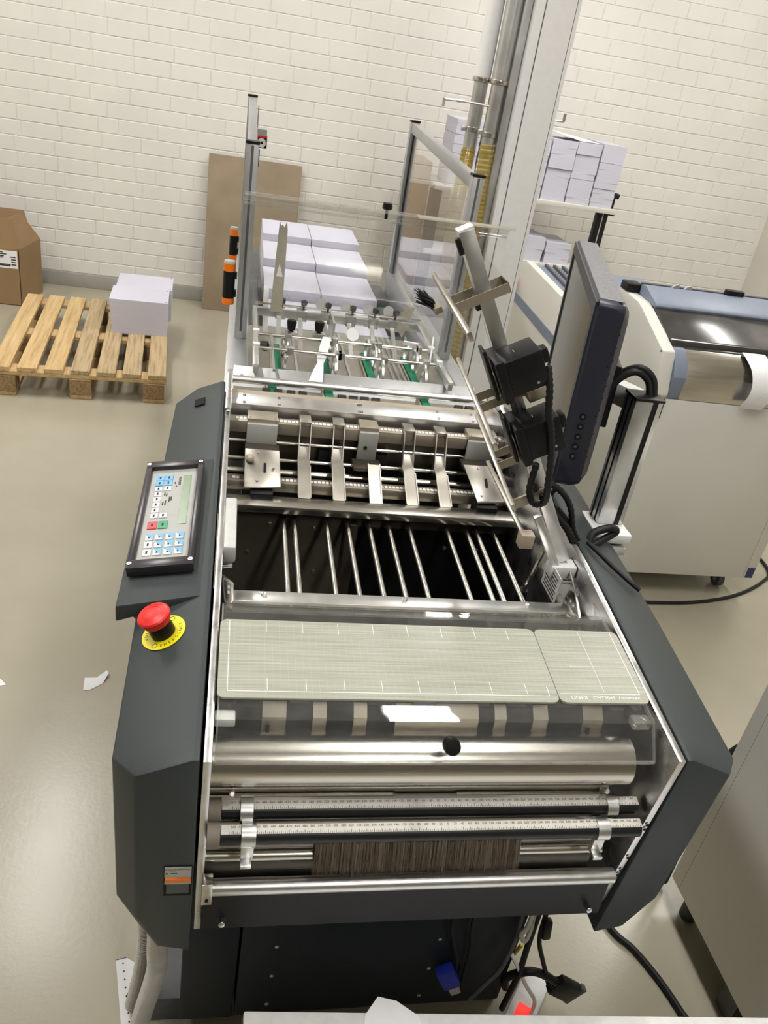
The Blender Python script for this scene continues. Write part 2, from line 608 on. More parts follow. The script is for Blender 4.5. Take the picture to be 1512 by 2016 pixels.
# ------------------------------------------------------------------ the finishing machine in front
XL, XR = 0.008, 0.608


def rz(y):
    return 0.922 + 0.115 * (y - 0.688) if y < 1.08 else 0.967 + 0.055 * (y - 1.08)


mach = thing('finishing_machine', 'dark grey and stainless steel paper finishing machine with keypad and red stop button', 'machine', (0.3, 1.2, 0))


def P(mb, name, mat, par=None, bevel=0.0, **k):
    return mb.build(name, mat, par or mach, bevel, **k)


# side plates
prof = [(0.688, 0.922), (1.08, 0.967), (1.70, 0.998), (1.70, 0.60), (1.60, 0.50), (0.80, 0.50), (0.726, 0.548)]
P(MB().prism_x(prof, XL - 0.010, XL), 'side_plate', 'steel_rail', bevel=0.0012)
P(MB().prism_x(prof, XR, XR + 0.010), 'side_plate', 'steel_rail', bevel=0.0012)
for x0, x1 in ((XL - 0.010, XL), (XR, XR + 0.010)):
    P(MB().prism_x([(1.55, 0.9935), (1.715, 1.002), (1.715, 1.022), (1.690, 1.022), (1.655, 1.008), (1.55, 1.000)], x0 - 0.001, x1 + 0.001), 'end_bracket', 'steel_rail', bevel=0.0015)


# dark grey side covers
def cover(s):
    xi = XL - 0.0135 if s < 0 else XR + 0.0135
    K = 0.43

    def ring(y, wout):
        zr = rz(y) if y > 0.688 else 0.922
        top = zr
        def lean(z): return 0.073 * max(0, 0.922 - z) if y < 0.76 else 0
        pts = []
        for dx, z in ((0, top), (0.009, top), (wout, top - K * (wout - 0.009)), (wout, 0.60), (wout - 0.030, 0.522), (0, 0.508)):
            pts.append((xi + s * dx, y + lean(z), z))
        return pts
    rings = [ring(0.6895, 0.074), ring(0.725, 0.104), ring(1.0, 0.104), ring(1.36, 0.104), ring(1.648, 0.100), ring(1.694, 0.058)]
    return MB().loft(rings)


cov_l = P(cover(-1), 'side_cover', 'cover_grey', bevel=0.003)
cov_r = P(cover(1), 'side_cover', 'cover_grey', bevel=0.003)
P(MB().obox((-0.055, 1.612, 0.9822), (0.022, 0.030, 0.002), ((1, 0, 0.43), (0, 1, 0.055), (-0.43, -0.05, 1))), 'cover_opening', 'slot_shade', cov_l)

# control pod on the left cover
a_, b_, c_, d_ = V((-0.131, 1.338, 0.965)), V((-0.137, 0.963, 0.935)), V((-0.020, 0.972, 0.9535)), V((-0.016, 1.354, 0.983))
dn = lambda p, h: p - V((0, 0, h))
pod = P(MB().hexa([dn(b_, 0.028), dn(c_, 0.010), dn(d_, 0.010), dn(a_, 0.040), b_, c_, d_, a_]), 'control_pod', 'cover_grey', bevel=0.003)
P(MB().hexa([V((-0.112, 0.985, 0.895)), V((-0.03, 0.985, 0.90)), V((-0.03, 1.33, 0.92)), V((-0.112, 1.33, 0.91)), dn(b_, 0.027) + V((0.02, 0.015, 0)), dn(c_, 0.011), dn(d_, 0.012), dn(a_, 0.038) + V((0.015, -0.01, 0))]), 'pod_support', 'cover_grey', bevel=0.002)
pu = V((1, 0, 0.155)).normalized()
pv = V((0.004, 1, 0.078)).normalized()
pn = pu.cross(pv).normalized()
pc = V((-0.080, 1.171, 0.9655)) + pn * 0.0105


def pp(t, s, h=0.0):
    """point on the keypad: t across (-.5 outside .. .5 machine side), s along (-.5 near .. .5 far)"""
    return pc + pu * (t * 0.097) + pv * (s * 0.300) + pn * h


def slab(mb, t0, t1, s0, s1, h0, h1):
    return mb.hexa([pp(t0, s0, h0), pp(t1, s0, h0), pp(t1, s1, h0), pp(t0, s1, h0), pp(t0, s0, h1), pp(t1, s0, h1), pp(t1, s1, h1), pp(t0, s1, h1)])


panel = MB()
for q in ((-0.5, 0.5, 0.435, 0.5), (-0.5, 0.5, -0.5, -0.435), (-0.5, -0.40, -0.435, 0.435), (0.405, 0.5, -0.435, 0.435)):
    slab(panel, *q, -0.012, 0.004)
panel = P(panel, 'keypad_frame', 'bezel', bevel=0.001)
slab(plate := MB(), -0.405, 0.41, -0.44, 0.44, -0.012, -0.004)
P(plate, 'keypad_plate', 'keypad_plate', panel)
slab(m_ := MB(), 0.17, 0.30, -0.12, 0.36, -0.005, -0.0032)
P(m_, 'display', 'lcd_green', panel)


def key(t, s, mat, tw=0.13, sw=0.052):
    slab(m1 := MB(), t - tw / 2, t + tw / 2, s - sw / 2, s + sw / 2, -0.0045, -0.0025)
    P(m1, 'key', mat, panel, 0.0003, seg=1)
    slab(m2 := MB(), t - 0.018, t + 0.012, s - 0.011, s + 0.011, -0.0026, -0.0023)
    P(m2, 'key_mark', 'ink', panel)


for s_ in (0.345, 0.29):
    key(-0.235, s_, 'key_blue'); key(-0.085, s_, 'key_blue')
for i, s_ in enumerate((0.233, 0.18, 0.127, 0.074, 0.021, -0.032)):
    key(-0.235, s_, 'key_white', 0.12, 0.044)
key(-0.085, 0.233, 'key_white', 0.12, 0.044)
key(-0.085, -0.032, 'key_white', 0.12, 0.044)
key(-0.235, -0.118, 'key_red', 0.15, 0.068)
key(-0.065, -0.118, 'key_green', 0.15, 0.068)
for j, s_ in enumerate((-0.225, -0.29, -0.355)):
    for i, t_ in enumerate((-0.245, -0.085, 0.075, 0.235)):
        key(t_, s_, 'key_white', 0.13, 0.052)
        if not (i == 0 and j > 0):
            tri = [pp(t_ - 0.065, s_ + 0.026, -0.0023), pp(t_ + 0.065, s_ + 0.026, -0.0023), pp(t_ + 0.065, s_ - 0.026, -0.0023)]
            P(MB().prism(tri, pn * 0.0002), 'key_corner', 'key_blue', panel)
marks = MB()
for (t_, s0, s1) in ((0.03, 0.28, 0.30), (0.055, 0.245, 0.26), (-0.12, 0.165, 0.195), (-0.085, 0.155, 0.185), (-0.03, 0.10, 0.15), (0.0, 0.11, 0.15), (-0.13, 0.07, 0.10), (-0.09, 0.07, 0.115)):
    slab(marks, t_ - 0.011, t_ + 0.011, s0, s1, -0.0041, -0.0037)
for k in range(8):
    slab(marks, 0.085 + 0.008 * (k % 2), 0.125, 0.345 - k * 0.011, 0.350 - k * 0.011, -0.0041, -0.0037)
    slab(marks, 0.085 if k % 3 else 0.112, 0.092 if k % 3 else 0.125, 0.339 - k * 0.011, 0.348 - k * 0.011, -0.0041, -0.0037)
P(marks, 'printed_marks', 'ink', panel)
for t_, s_ in ((-0.455, 0.465), (0.455, 0.465), (-0.455, -0.465), (0.455, -0.465)):
    P(MB().ring(pp(t_, s_, 0.004), pn, 0.0014, 0.0034, 0.0012, 14), 'screw', 'steel_rail', panel)

# emergency stop
en = V((-0.43, -0.115, 1)).normalized()
eo = V((-0.066, 0.917, 0.9268)) + en * 0.0004
stop = P(MB().lathe([(0.0315, 0), (0.0315, 0.0012)], eo, en, 40), 'stop_ring', 'stop_yellow')
P(MB().lathe([(0.017, 0), (0.017, 0.012), (0.0145, 0.020), (0.0145, 0.026)], eo, en, 28), 'stop_collar', 'black', stop)
P(MB().lathe([(0.0145, 0.022), (0.0195, 0.024), (0.0205, 0.030), (0.0225, 0.032), (0.0232, 0.036), (0.0215, 0.0385), (0.0170, 0.0400), (0.0165, 0.0394), (0.0125, 0.0408), (0.0120, 0.0402), (0.008, 0.0412), (0.001, 0.0415)], eo, en, 36), 'stop_button', 'stop_red', stop, angle=25)
eu = V((1, 0, 0.43)).normalized()
ev = en.cross(eu).normalized()
let = MB()


def ring_text(s, a0, step, r=0.0255, size=0.0065):
    for i, ch in enumerate(s):
        an = math.radians(a0 + i * step)
        rad = eu * math.cos(an) + ev * math.sin(an)
        tang = -eu * math.sin(an) + ev * math.cos(an)
        let.add(*text_geo(ch, size, eo + en * 0.0014 + rad * r, tang * (1 if step > 0 else -1), rad * (-1 if step > 0 else 1)))


ring_text('EMERGENCY', -95, 14)
ring_text('STOP', 150, 14)
for an in (62, 242):
    rad = eu * math.cos(math.radians(an)) + ev * math.sin(math.radians(an))
    let.ring(eo + en * 0.0013 + rad * 0.0250, en, 0.0036, 0.0042, 0.0003, 16)
P(let, 'lettering', 'ink', stop)

# circuit breaker in the left front face (the face leans back a little)
def fy(z): return 0.6895 + 0.073 * (0.922 - z)
def front_slab(mb, x0, x1, z0, z1, d0, d1):
    return mb.hexa([(x0, fy(z0) - d0, z0), (x1, fy(z0) - d0, z0), (x1, fy(z0) - d1, z0), (x0, fy(z0) - d1, z0), (x0, fy(z1) - d0, z1), (x1, fy(z1) - d0, z1), (x1, fy(z1) - d1, z1), (x0, fy(z1) - d1, z1)])


front_slab(m_ := MB(), -0.0435, -0.0075, 0.650, 0.7165, -0.02, 0.0008)
brk = P(m_, 'breaker_recess', 'slot_shade')
front_slab(m_ := MB(), -0.0425, -0.0085, 0.6935, 0.7155, -0.01, 0.0025)
P(m_, 'breaker_body', 'light_grey', brk)
front_slab(m_ := MB(), -0.042, -0.009, 0.6855, 0.6935, -0.01, 0.0050)
P(m_, 'breaker_toggle', 'orange', brk, 0.001)
front_slab(m_ := MB(), -0.0425, -0.0085, 0.680, 0.6855, -0.01, 0.0030)
P(m_, 'breaker_step', 'grey_plastic', brk)
front_slab(m_ := MB(), -0.040, -0.011, 0.656, 0.680, -0.01, 0.0016)
P(m_, 'breaker_lower', 'plinth_grey', brk)
front_slab(m_ := MB(), -0.0255, -0.009, 0.7118, 0.7126, 0.002, 0.0028)
P(m_, 'breaker_stripe', 'ink_green', brk)
let = MB()
let.add(*text_geo('Schneider', 0.0042, (-0.0340, fy(0.712) - 0.0029, 0.7118), (1, 0, 0), (0, -0.07, 1)))
let.add(*text_geo('Electric', 0.0026, (-0.0320, fy(0.708) - 0.0029, 0.7086), (1, 0, 0), (0, -0.07, 1)))
P(let, 'lettering', 'ink_green', brk)
front_slab(m_ := MB(), -0.041, -0.0385, 0.7015, 0.7045, 0.002, 0.0028)
front_slab(m_, -0.0345, -0.0265, 0.7032, 0.7042, 0.002, 0.0028)
P(m_, 'printed_marks', 'ink', brk)

# cross members between the plates, from the rear forwards
P(MB().cyl((XL, 1.737, 0.992), (XR - 0.012, 1.737, 0.992), 0.0085, 20), 'rear_tube', 'aluminium')
P(MB().hexa([(XL, 1.640, 0.955), (XR, 1.640, 0.955), (XR, 1.690, 0.965), (XL, 1.690, 0.965), (XL, 1.640, 0.975), (XR, 1.640, 0.975), (XR, 1.692, 0.986), (XL, 1.692, 0.986)]), 'bronze_strip', 'bronze_strip')
beam = P(MB().hexa([(XL, 1.629, 0.945), (XR, 1.629, 0.945), (XR, 1.666, 0.945), (XL, 1.666, 0.945), (XL, 1.629, 0.979), (XR, 1.629, 0.979), (XR, 1.668, 0.9885), (XL, 1.668, 0.9885)]), 'beam', 'aluminium', bevel=0.001)
for x_ in (0.036, 0.110, 0.285, 0.290, 0.465, 0.545):
    for y_ in (1.636, 1.660):
        P(MB().ring((x_, y_, 0.979 + (y_ - 1.629) * 0.244), (0, -0.24, 1), 0.0018, 0.0034, 0.0006, 12), 'screw', 'dark_steel', beam)


def scale_bar(y, z, w_, h):
    o = P(MB().box(XL, XR, y - w_ / 2, y + w_ / 2, z - h, z), 'square_bar', 'beige_steel', bevel=0.0015)
    m1 = MB()
    for i in range(70):
        x_ = XL + 0.012 + i * 0.00835
        if x_ < XR - 0.01:
            m1.box(x_, x_ + 0.0058, y - w_ * 0.16, y + w_ * 0.16, z - 0.0005, z + 0.0005)
    P(m1, 'scale_marks', 'ink_white', o)
    return o


scale_bar(1.592, 0.963, 0.030, 0.026)
scale_bar(1.492, 0.875, 0.028, 0.022)
P(MB().cyl((XL, 1.577, 0.919), (XR, 1.577, 0.919), 0.0042, 14), 'guide_rod', 'steel')
P(MB().cyl((XL, 1.553, 0.890), (XR, 1.553, 0.890), 0.0042, 14), 'guide_rod', 'steel')
sh = P(MB().cyl((XL, 1.536, 0.868), (XR, 1.536, 0.868), 0.0085, 18), 'drive_shaft', 'steel')
P(MB().cyl((XL, 1.462, 0.830), (XR, 1.462, 0.830), 0.020, 20), 'transport_roller', 'steel_dull')
flat = P(MB().box(XL, XR, 1.392, 1.432, 0.852, 0.868), 'flat_bar', 'steel', bevel=0.0015)
P(MB().box(XL, XR, 1.425, 1.431, 0.62, 0.852), 'tray_wall', 'tray_brown')
P(MB().box(XL, XR, 0.80, 1.66, 0.612, 0.62), 'tray_floor', 'dark_tray')
P(MB().box(XL + 0.27, XR, 1.415, 1.424, 0.62, 0.815), 'tray_panel', 'black')
P(MB().box(XL + 0.245, XL + 0.27, 1.405, 1.424, 0.62, 0.83), 'tray_pillar', 'dark_steel', bevel=0.004)
for x_, z_ in ((0.10, 0.81), (0.19, 0.805), (0.06, 0.74), (0.20, 0.70), (0.47, 0.78), (0.54, 0.78)):
    P(MB().lathe([(0.004, 0), (0.004, 0.003), (0.002, 0.004)], (x_, 1.425 if x_ < 0.27 else 1.415, z_), (0, -1, 0), 12), 'screw', 'steel_rail')
P(MB().box(0.02, 0.045, 1.20, 1.215, 0.62, 0.78).box(0.36, 0.38, 1.30, 1.32, 0.62, 0.70), 'tray_bracket', 'black')

# eleven sheet support tubes
for px in (553.7, 573.6, 633.3, 673, 714, 751.6, 791, 865.4, 904.6, 924.5, 959):
    x_ = 0.124 + (px - 553.7) / (959 - 553.7) * 0.436
    P(MB().cyl((x_, 1.43, 0.838), (x_, 1.03, 0.818), 0.0055, 14), 'support_tube', 'steel')

# fingers hooked over the upper bar
for x_, short in ((0.165, 0), (0.236, 0), (0.313, 1), (0.390, 0), (0.461, 0)):
    h = 0.0125
    if not short:
        cl = P(MB().box(x_ - h, x_ + h, 1.572, 1.612, 0.9645, 0.9735), 'finger_clip', 'steel_dull', bevel=0.0015)
        for sx_ in (-h, h - 0.002):
            P(MB().hexa([(x_ + sx_, 1.530, 0.892), (x_ + sx_ + 0.002, 1.530, 0.892), (x_ + sx_ + 0.002, 1.548, 0.892), (x_ + sx_, 1.548, 0.892), (x_ + sx_, 1.569, 0.971), (x_ + sx_ + 0.002, 1.569, 0.971), (x_ + sx_ + 0.002, 1.581, 0.971), (x_ + sx_, 1.581, 0.971)]), 'clip_blade', 'steel_dull', cl)
        path = [(1.562, 0.922), (1.535, 0.905), (1.510, 0.901), (1.436, 0.866)]
    else:
        path = [(1.525, 0.909), (1.436, 0.862)]
        cl = mach
    P(MB().strip_x(path, x_ - h, x_ + h, 0.003).strip_x([(a, b + 0.003) for a, b in path[-2:]], x_ - h - 0.001, x_ - h + 0.001, 0.004).strip_x([(a, b + 0.003) for a, b in path[-2:]], x_ + h - 0.001, x_ + h + 0.001, 0.004), 'sheet_finger', 'steel_dull', cl if not short else mach)
    P(MB().cyl((x_ - 0.012, 1.447, 0.852), (x_ + 0.012, 1.447, 0.852), 0.011, 18), 'finger_roller', 'black_rubber', cl if not short else mach)

# carriage blocks on the upper bar
for x0, x1, zb in ((0.044, 0.107, 0.905), (0.281, 0.322, 0.900), (0.522, 0.590, 0.905)):
    bl = P(MB().box(x0, x1, 1.570, 1.614, 0.963, 0.973), 'carriage', 'beige_steel', bevel=0.001)
    P(MB().box(x0, x1, 1.562, 1.572, zb, 0.964), 'carriage_plate', 'light_grey', bl, 0.001)
    for x_ in (x0 + 0.006, x1 - 0.006):
        for y_ in (1.576, 1.608):
            P(MB().ring((x_, y_, 0.973), (0, 0, 1), 0.0014, 0.0032, 0.0006, 12), 'screw', 'steel_rail', bl)
P(MB().box(0.270, 0.332, 1.520, 1.566, 0.893, 0.902), 'carriage_foot', 'dark_steel', bevel=0.002)
P(MB().lathe([(0.004, 0), (0.004, 0.001)], (0.296, 1.5615, 0.93), (0, -1, 0), 12), 'screw', 'slot_shade')
for k, (xa, xb, xc, xd) in enumerate(((0.042, 0.112, 0.116, 0.043), (0.508, 0.568, 0.590, 0.527))):
    top_z, bot_z = 0.922, 0.880
    pl = P(MB().prism([(xa, 1.522, top_z), (xb, 1.522, top_z), (xc, 1.445, bot_z), (xd, 1.437, bot_z)], (0, 0.002, 0.004)), 'angled_plate', 'steel_dull', bevel=0.0008)
    P(MB().box(xa, xb, 1.520, 1.56, 0.915, 0.922), 'plate_hinge', 'dark_steel', pl)
    xm = (xa + xb + xc + xd) / 4
    P(MB().obox((xm + 0.005, 1.482, 0.9063), (0.005, 0.022, 0.001), ((1, 0, 0), (0, 1, 0.54), (0, -0.54, 1))), 'slot', 'slot_shade', pl)
    for dx, y_ in ((-0.01, 1.512), (-0.01, 1.452), (0.022, 1.480)):
        P(MB().lathe([(0.003, 0), (0.002, 0.0016)], (xm + dx, y_, 0.8835 + (y_ - 1.445) * 0.55 + 0.004), (0, -0.5, 1), 12), 'rivet', 'steel_rail', pl)
    P(MB().box(xm - 0.022, xm + 0.022, 1.425, 1.470, 0.852, 0.876), 'plate_foot', 'black', pl)
P(MB().lathe([(0.005, 0), (0.009, 0.004), (0.009, 0.010), (0.005, 0.014)], (0.052, 1.498, 0.912), (0, -0.5, 1), 16), 'brass_knob', 'bronze_strip')
P(MB().box(XL, XR, 1.60, 1.64, 0.86, 0.94), 'rear_wall', 'dark_steel')
for x_ in (0.20, 0.30, 0.52):
    P(MB().box(x_, x_ + 0.05, 1.575, 1.60, 0.84, 0.91), 'rear_bracket', 'black')

# front cross bar with brackets
cross = P(MB().box(XL + 0.018, XR - 0.018, 1.044, 1.072, 0.872, 0.894), 'cross_bar', 'aluminium', bevel=0.001)
P(MB().box(XL + 0.018, XR - 0.018, 1.030, 1.046, 0.862, 0.880), 'cross_bar_lip', 'steel_dull', cross)
for x_ in (0.075, 0.305, 0.520):
    P(MB().lathe([(0.0045, 0), (0.0045, 0.004), (0.002, 0.005)], (x_, 1.062, 0.894), (0, 0, 1), 14), 'screw', 'steel_rail', cross)
for xs, sg in ((XL, 1), (XR, -1)):
    br = P(MB().prism([(xs + sg * 0.001, 1.10, 0.905), (xs + sg * 0.020, 1.075, 0.905), (xs + sg * 0.020, 1.03, 0.905), (xs + sg * 0.012, 1.01, 0.905), (xs + sg * 0.006, 1.03, 0.905)], (0, 0, -0.035)), 'bar_bracket', 'steel', bevel=0.001)
    for y_ in (1.052, 1.066):
        P(MB().lathe([(0.003, 0), (0.003, 0.003)], (xs + sg * 0.013, y_, 0.905), (0, 0, 1), 12), 'screw', 'steel_rail', br)
    P(MB().cyl((xs, 1.108, 0.915), (xs + sg * 0.016, 1.108, 0.915), 0.005, 14), 'bolt', 'steel_rail', br)
P(MB().tube([(0.578, 1.03, 0.90), (0.588, 1.00, 0.905), (0.590, 1.04, 0.93), (0.596, 1.10, 0.945), (0.597, 1.12, 0.95)], 0.0022, 8), 'latch_lever', 'steel')
P(MB().strip_x([(0.960, 0.935), (0.985, 0.925), (1.010, 0.905), (1.030, 0.880)], XL + 0.018, XR - 0.018, 0.003), 'guide_sheet', 'steel')
P(MB().prism([(0.0075, 1.070, 0.945), (0.0275, 1.070, 0.945), (0.0275, 1.228, 0.945), (0.0075, 1.228, 0.945)], (0, 0, 0.030)), 'white_latch', 'latch_white', bevel=0.004)
P(MB().box(0.5650, 0.5664, 1.062, 1.130, 0.898, 0.950), 'rating_label', 'white_plastic')
lab = MB()
for i in range(7):
    lab.box(0.5644, 0.5650, 1.072 if i % 2 else 1.068, 1.122, 0.903 + i * 0.006, 0.905 + i * 0.006)
P(lab, 'printed_lines', 'ink')
P(MB().cyl((0.575, 1.215, 0.64), (0.575, 1.215, 0.82), 0.011, 16), 'gas_spring', 'black')
P(MB().cyl((0.575, 1.215, 0.80), (0.580, 1.18, 0.935), 0.004, 10), 'gas_spring_rod', 'steel')

# clear folding cover with the mats on it
SL = 0.095


def az(y): return 0.9365 + SL * (y - 0.773)


acr = P(MB().strip_x([(0.957, az(0.957) - 0.018), (0.955, az(0.955) - 0.004), (0.948, az(0.948)), (0.85, az(0.85)), (0.756, az(0.756)), (0.747, az(0.747) - 0.003), (0.742, az(0.742) - 0.010), (0.719, 0.889)], XL + 0.004, XR - 0.010, -0.004), 'clear_cover', 'acrylic', angle=20)
P(MB().box(XL + 0.004, XR - 0.010, 0.7175, 0.7205, 0.8855, 0.8895), 'cover_edge', 'acrylic_edge', acr)
for x0 in (XL + 0.003, XR - 0.0115):
    P(MB().prism_x([(0.957, az(0.957) - 0.002), (0.750, az(0.750) - 0.003), (0.718, 0.889), (0.722, 0.888), (0.753, az(0.750) - 0.008), (0.957, az(0.957) - 0.007)], x0, x0 + 0.002), 'cover_rim', 'acrylic_edge', acr)
P(MB().lathe([(0.004, 0), (0.004, 0.008), (0.0105, 0.009), (0.0115, 0.018), (0.0105, 0.024), (0.004, 0.0245)], (0.3055, 0.733, 0.909), (0, -0.85, 0.5), 22), 'cover_knob', 'black', acr)
for x0, x1, hm in ((XL, XL + 0.026, 'white_plastic'), (XR - 0.034, XR - 0.008, 'acrylic_edge')):
    hb = P(MB().box(x0, x1, 0.756, 0.774, 0.910, 0.923), 'cover_hinge', hm, bevel=0.002)
    P(MB().cyl(((x0 + x1) / 2, 0.79, 0.905), ((x0 + x1) / 2, 0.79, 0.925), 0.010, 16), 'hinge_button', 'black', hb)
# plates seen through the clear cover
P(MB().box(XL, XR, 0.795, 0.800, 0.80, 0.91), 'inner_wall', 'black')
for x0, x1, z0, slot in ((0.069, 0.100, 0.853, 1), (0.135, 0.153, 0.856, 0), (0.189, 0.207, 0.856, 0), (0.246, 0.362, 0.858, 0), (0.385, 0.402, 0.858, 0), (0.441, 0.463, 0.858, 0), (0.515, 0.545, 0.856, 1)):
    pl = P(MB().strip_x([(0.860, 0.914), (0.800, 0.912), (0.786, 0.900), (0.780, z0)], x0, x1, -0.002), 'inner_plate', 'beige_steel')
    if slot:
        P(MB().box(x0 + 0.005, x0 + 0.010, 0.7765, 0.779, z0 + 0.008, 0.892), 'slot', 'slot_shade', pl)
for x0, x1 in ((0.105, 0.132), (0.212, 0.240), (0.408, 0.438), (0.366, 0.383)):
    P(MB().box(x0, x1, 0.80, 0.860, 0.900, 0.905), 'inner_scale', 'scale_white')
P(MB().box(0.27, 0.30, 0.78, 0.86, 0.915, 0.917), 'paper_slip', 'paper_white')

# feed roller and the curved steel guide under it
P(MB().cyl((XL, 0.7560, 0.856), (XR - 0.030, 0.7560, 0.856), 0.0360, 40), 'feed_roller', 'steel')
P(MB().strip_x([(0.742, 0.820), (0.757, 0.812), (0.766, 0.800), (0.768, 0.770), (0.760, 0.740), (0.748, 0.71), (0.742, 0.68), (0.735, 0.64)], XL, XR - 0.032, 0.003), 'guide_plate', 'steel_dull')
P(MB().cyl((XL, 0.744, 0.845 - 0.028), (XR - 0.05, 0.744, 0.845 - 0.028), 0.010, 20), 'counter_roller', 'steel_dull')
P(MB().cyl((XL, 0.738, 0.765), (XR - 0.03, 0.738, 0.765), 0.012, 20), 'counter_roller', 'steel')
P(MB().cyl((XL, 0.730, 0.702), (XR - 0.03, 0.730, 0.702), 0.009, 18), 'cross_tube', 'steel')
for x_ in (0.036, 0.545):
    P(MB().lathe([(0.004, 0), (0.004, 0.016), (0.0025, 0.018)], (x_, 0.730, 0.822), (0, -0.6, 0.6), 14), 'bolt', 'steel_rail')
P(MB().box(0.04, 0.25, 0.728, 0.732, 0.816, 0.819).box(0.335, 0.55, 0.728, 0.732, 0.816, 0.819), 'guide_wire', 'steel')


def ruler(y, z, r, xoff):
    o = P(MB().cyl((0.025, y, z), (0.598, y, z), r, 24), 'ruler_bar', 'black_bar')
    P(MB().cyl((XL, y, z), (0.024, y, z), r * 1.3, 24), 'bar_collar', 'felt_collar', o)
    n = V((0, -0.22, 0.975)).normalized()
    e = V((0, -0.975, -0.22)).normalized()
    base = V((0, y, z)) + n * (r + 0.0003) + e * (-0.0005)
    sc = MB().obox(base + V((0.3115, 0, 0)), (0.573, 0.0125, 0.0006), ((1, 0, 0), e, n))
    P(sc, 'ruler_strip', 'scale_white', o)
    marks, nums = MB(), MB()
    x0c = 0.318 + xoff
    for k in range(-57, 57):
        x_ = x0c + k * 0.005
        if 0.028 < x_ < 0.596:
            ln = 0.0042 if k % 2 == 0 else 0.0024
            marks.obox(base + V((x_, 0, 0)) + n * 0.0005 + e * (0.0062 - ln / 2), (0.0006, ln, 0.0002), ((1, 0, 0), e, n))
            marks.obox(base + V((x_ + 0.0025, 0, 0)) + n * 0.0005 + e * (0.0062 - 0.0012), (0.0004, 0.0024, 0.0002), ((1, 0, 0), e, n)) if x_ < 0.593 else None
    for k in range(-28, 29):
        x_ = x0c + k * 0.010
        if 0.030 < x_ < 0.594:
            vs, fs = text_geo(str(abs(k) * 20), 0.0046, base + V((x_, 0, 0)) + n * 0.0006 - e * 0.0030, (1, 0, 0), -e)
            nums.add(vs, fs)
    P(marks, 'ruler_ticks', 'ink', o)
    P(nums, 'ruler_numbers', 'ink', o)
    return o


r1 = ruler(0.7215, 0.8005, 0.0118, 0.0)
r2 = ruler(0.6975, 0.7835, 0.0122, 0.002)
# stop collars on the ruler bars
for x_ in (0.056, 0.558):
    P(MB().ring((x_ - 0.008, 0.7215, 0.8005), (1, 0, 0), 0.0118, 0.0165, 0.016, 32), 'stop_collar', 'aluminium', r1)
for x_ in (0.0595, 0.541):
    st = P(MB().ring((x_ - 0.009, 0.6975, 0.7835), (1, 0, 0), 0.0122, 0.0160, 0.018, 32), 'stop_collar', 'aluminium', r2)
    P(MB().box(x_ - 0.008, x_ + 0.008, 0.688, 0.696, 0.748, 0.772).box(x_ - 0.008, x_ + 0.006, 0.676, 0.696, 0.744, 0.750), 'collar_tab', 'aluminium', r2, 0.001)

# brush
br = P(MB().box(0.152, 0.448, 0.724, 0.730, 0.712, 0.730), 'brush_back', 'black')
bm_ = MB()
for i in range(2200):
    x_ = random.uniform(0.153, 0.447)
    p0 = V((x_, 0.7265 + random.uniform(-0.004, 0.002), 0.728 + random.uniform(-0.002, 0.004)))
    p1 = p0 + V((random.gauss(-0.001, 0.0022), -0.016 + random.uniform(-0.004, 0.004), -0.046 + random.uniform(-0.004, 0.004)))
    s_ = V((0.0006, 0, 0))
    bm_.add([p0 - s_, p0 + s_, p0 + V((0, 0.0004, 0)), p1], [(0, 1, 3), (1, 2, 3), (2, 0, 3)])
tag(P(bm_, 'bristles', 'bristle', br), kind='stuff')
P(MB().cyl((XL + 0.002, 0.7105, 0.6625), (XR - 0.006, 0.7105, 0.6625), 0.0115, 24), 'front_tube', 'aluminium')
P(MB().box(XL - 0.002, XL + 0.012, 0.694, 0.712, 0.648, 0.690), 'tube_clamp', 'steel', bevel=0.001)
P(MB().lathe([(0.0022, 0), (0.0022, 0.0008)], (XL + 0.005, 0.6937, 0.657), (0, -1, 0), 12), 'clamp_hole', 'slot_shade')
P(MB().prism_x([(0.716, 0.650), (0.730, 0.650), (0.735, 0.574), (0.712, 0.570)], XL, XR - 0.001), 'lower_panel', 'black')
for x_ in (0.036, 0.582):
    P(MB().lathe([(0.0042, 0), (0.0042, 0.012), (0.0025, 0.013)], (x_, 0.712, 0.589), (0, -0.9, 0.35), 14), 'bolt', 'steel_rail')
for z_ in (0.785, 0.775, 0.705, 0.672, 0.660):
    P(MB().lathe([(0.0028, 0), (0.0028, 0.0006)], (XR + 0.005, 0.6875 + 0.1 * (0.922 - z_) - 0.0012, z_), (0, -1, -0.09), 12), 'plate_hole', 'slot_shade')
P(MB().lathe([(0.0018, 0), (0.0018, 0.0006)], (XL - 0.005, 0.6875 + 0.1 * (0.922 - 0.598) - 0.0012, 0.598), (0, -1, 0), 12), 'plate_hole', 'steel_rail')

# base cabinet below
P(MB().box(-0.0185, 0.077, 0.860, 1.60, 0.07, 0.52), 'base_pillar', 'base_navy', bevel=0.003)
basep = P(MB().box(0.081, 0.600, 0.864, 1.60, 0.07, 0.52), 'base_panel', 'base_navy', bevel=0.002)
for x_, z_ in ((0.144, 0.277), (0.142, 0.19), (0.140, 0.101), (0.442, 0.278), (0.437, 0.188), (0.433, 0.10)):
    P(MB().lathe([(0.0038, 0), (0.0038, 0.0015), (0.002, 0.0025)], (x_, 0.864, z_), (0, -1, 0), 14), 'screw', 'steel_rail', basep)
P(MB().box(-0.075, 0.62, 0.900, 1.66, 0.0, 0.071), 'plinth', 'plinth_grey', bevel=0.004)


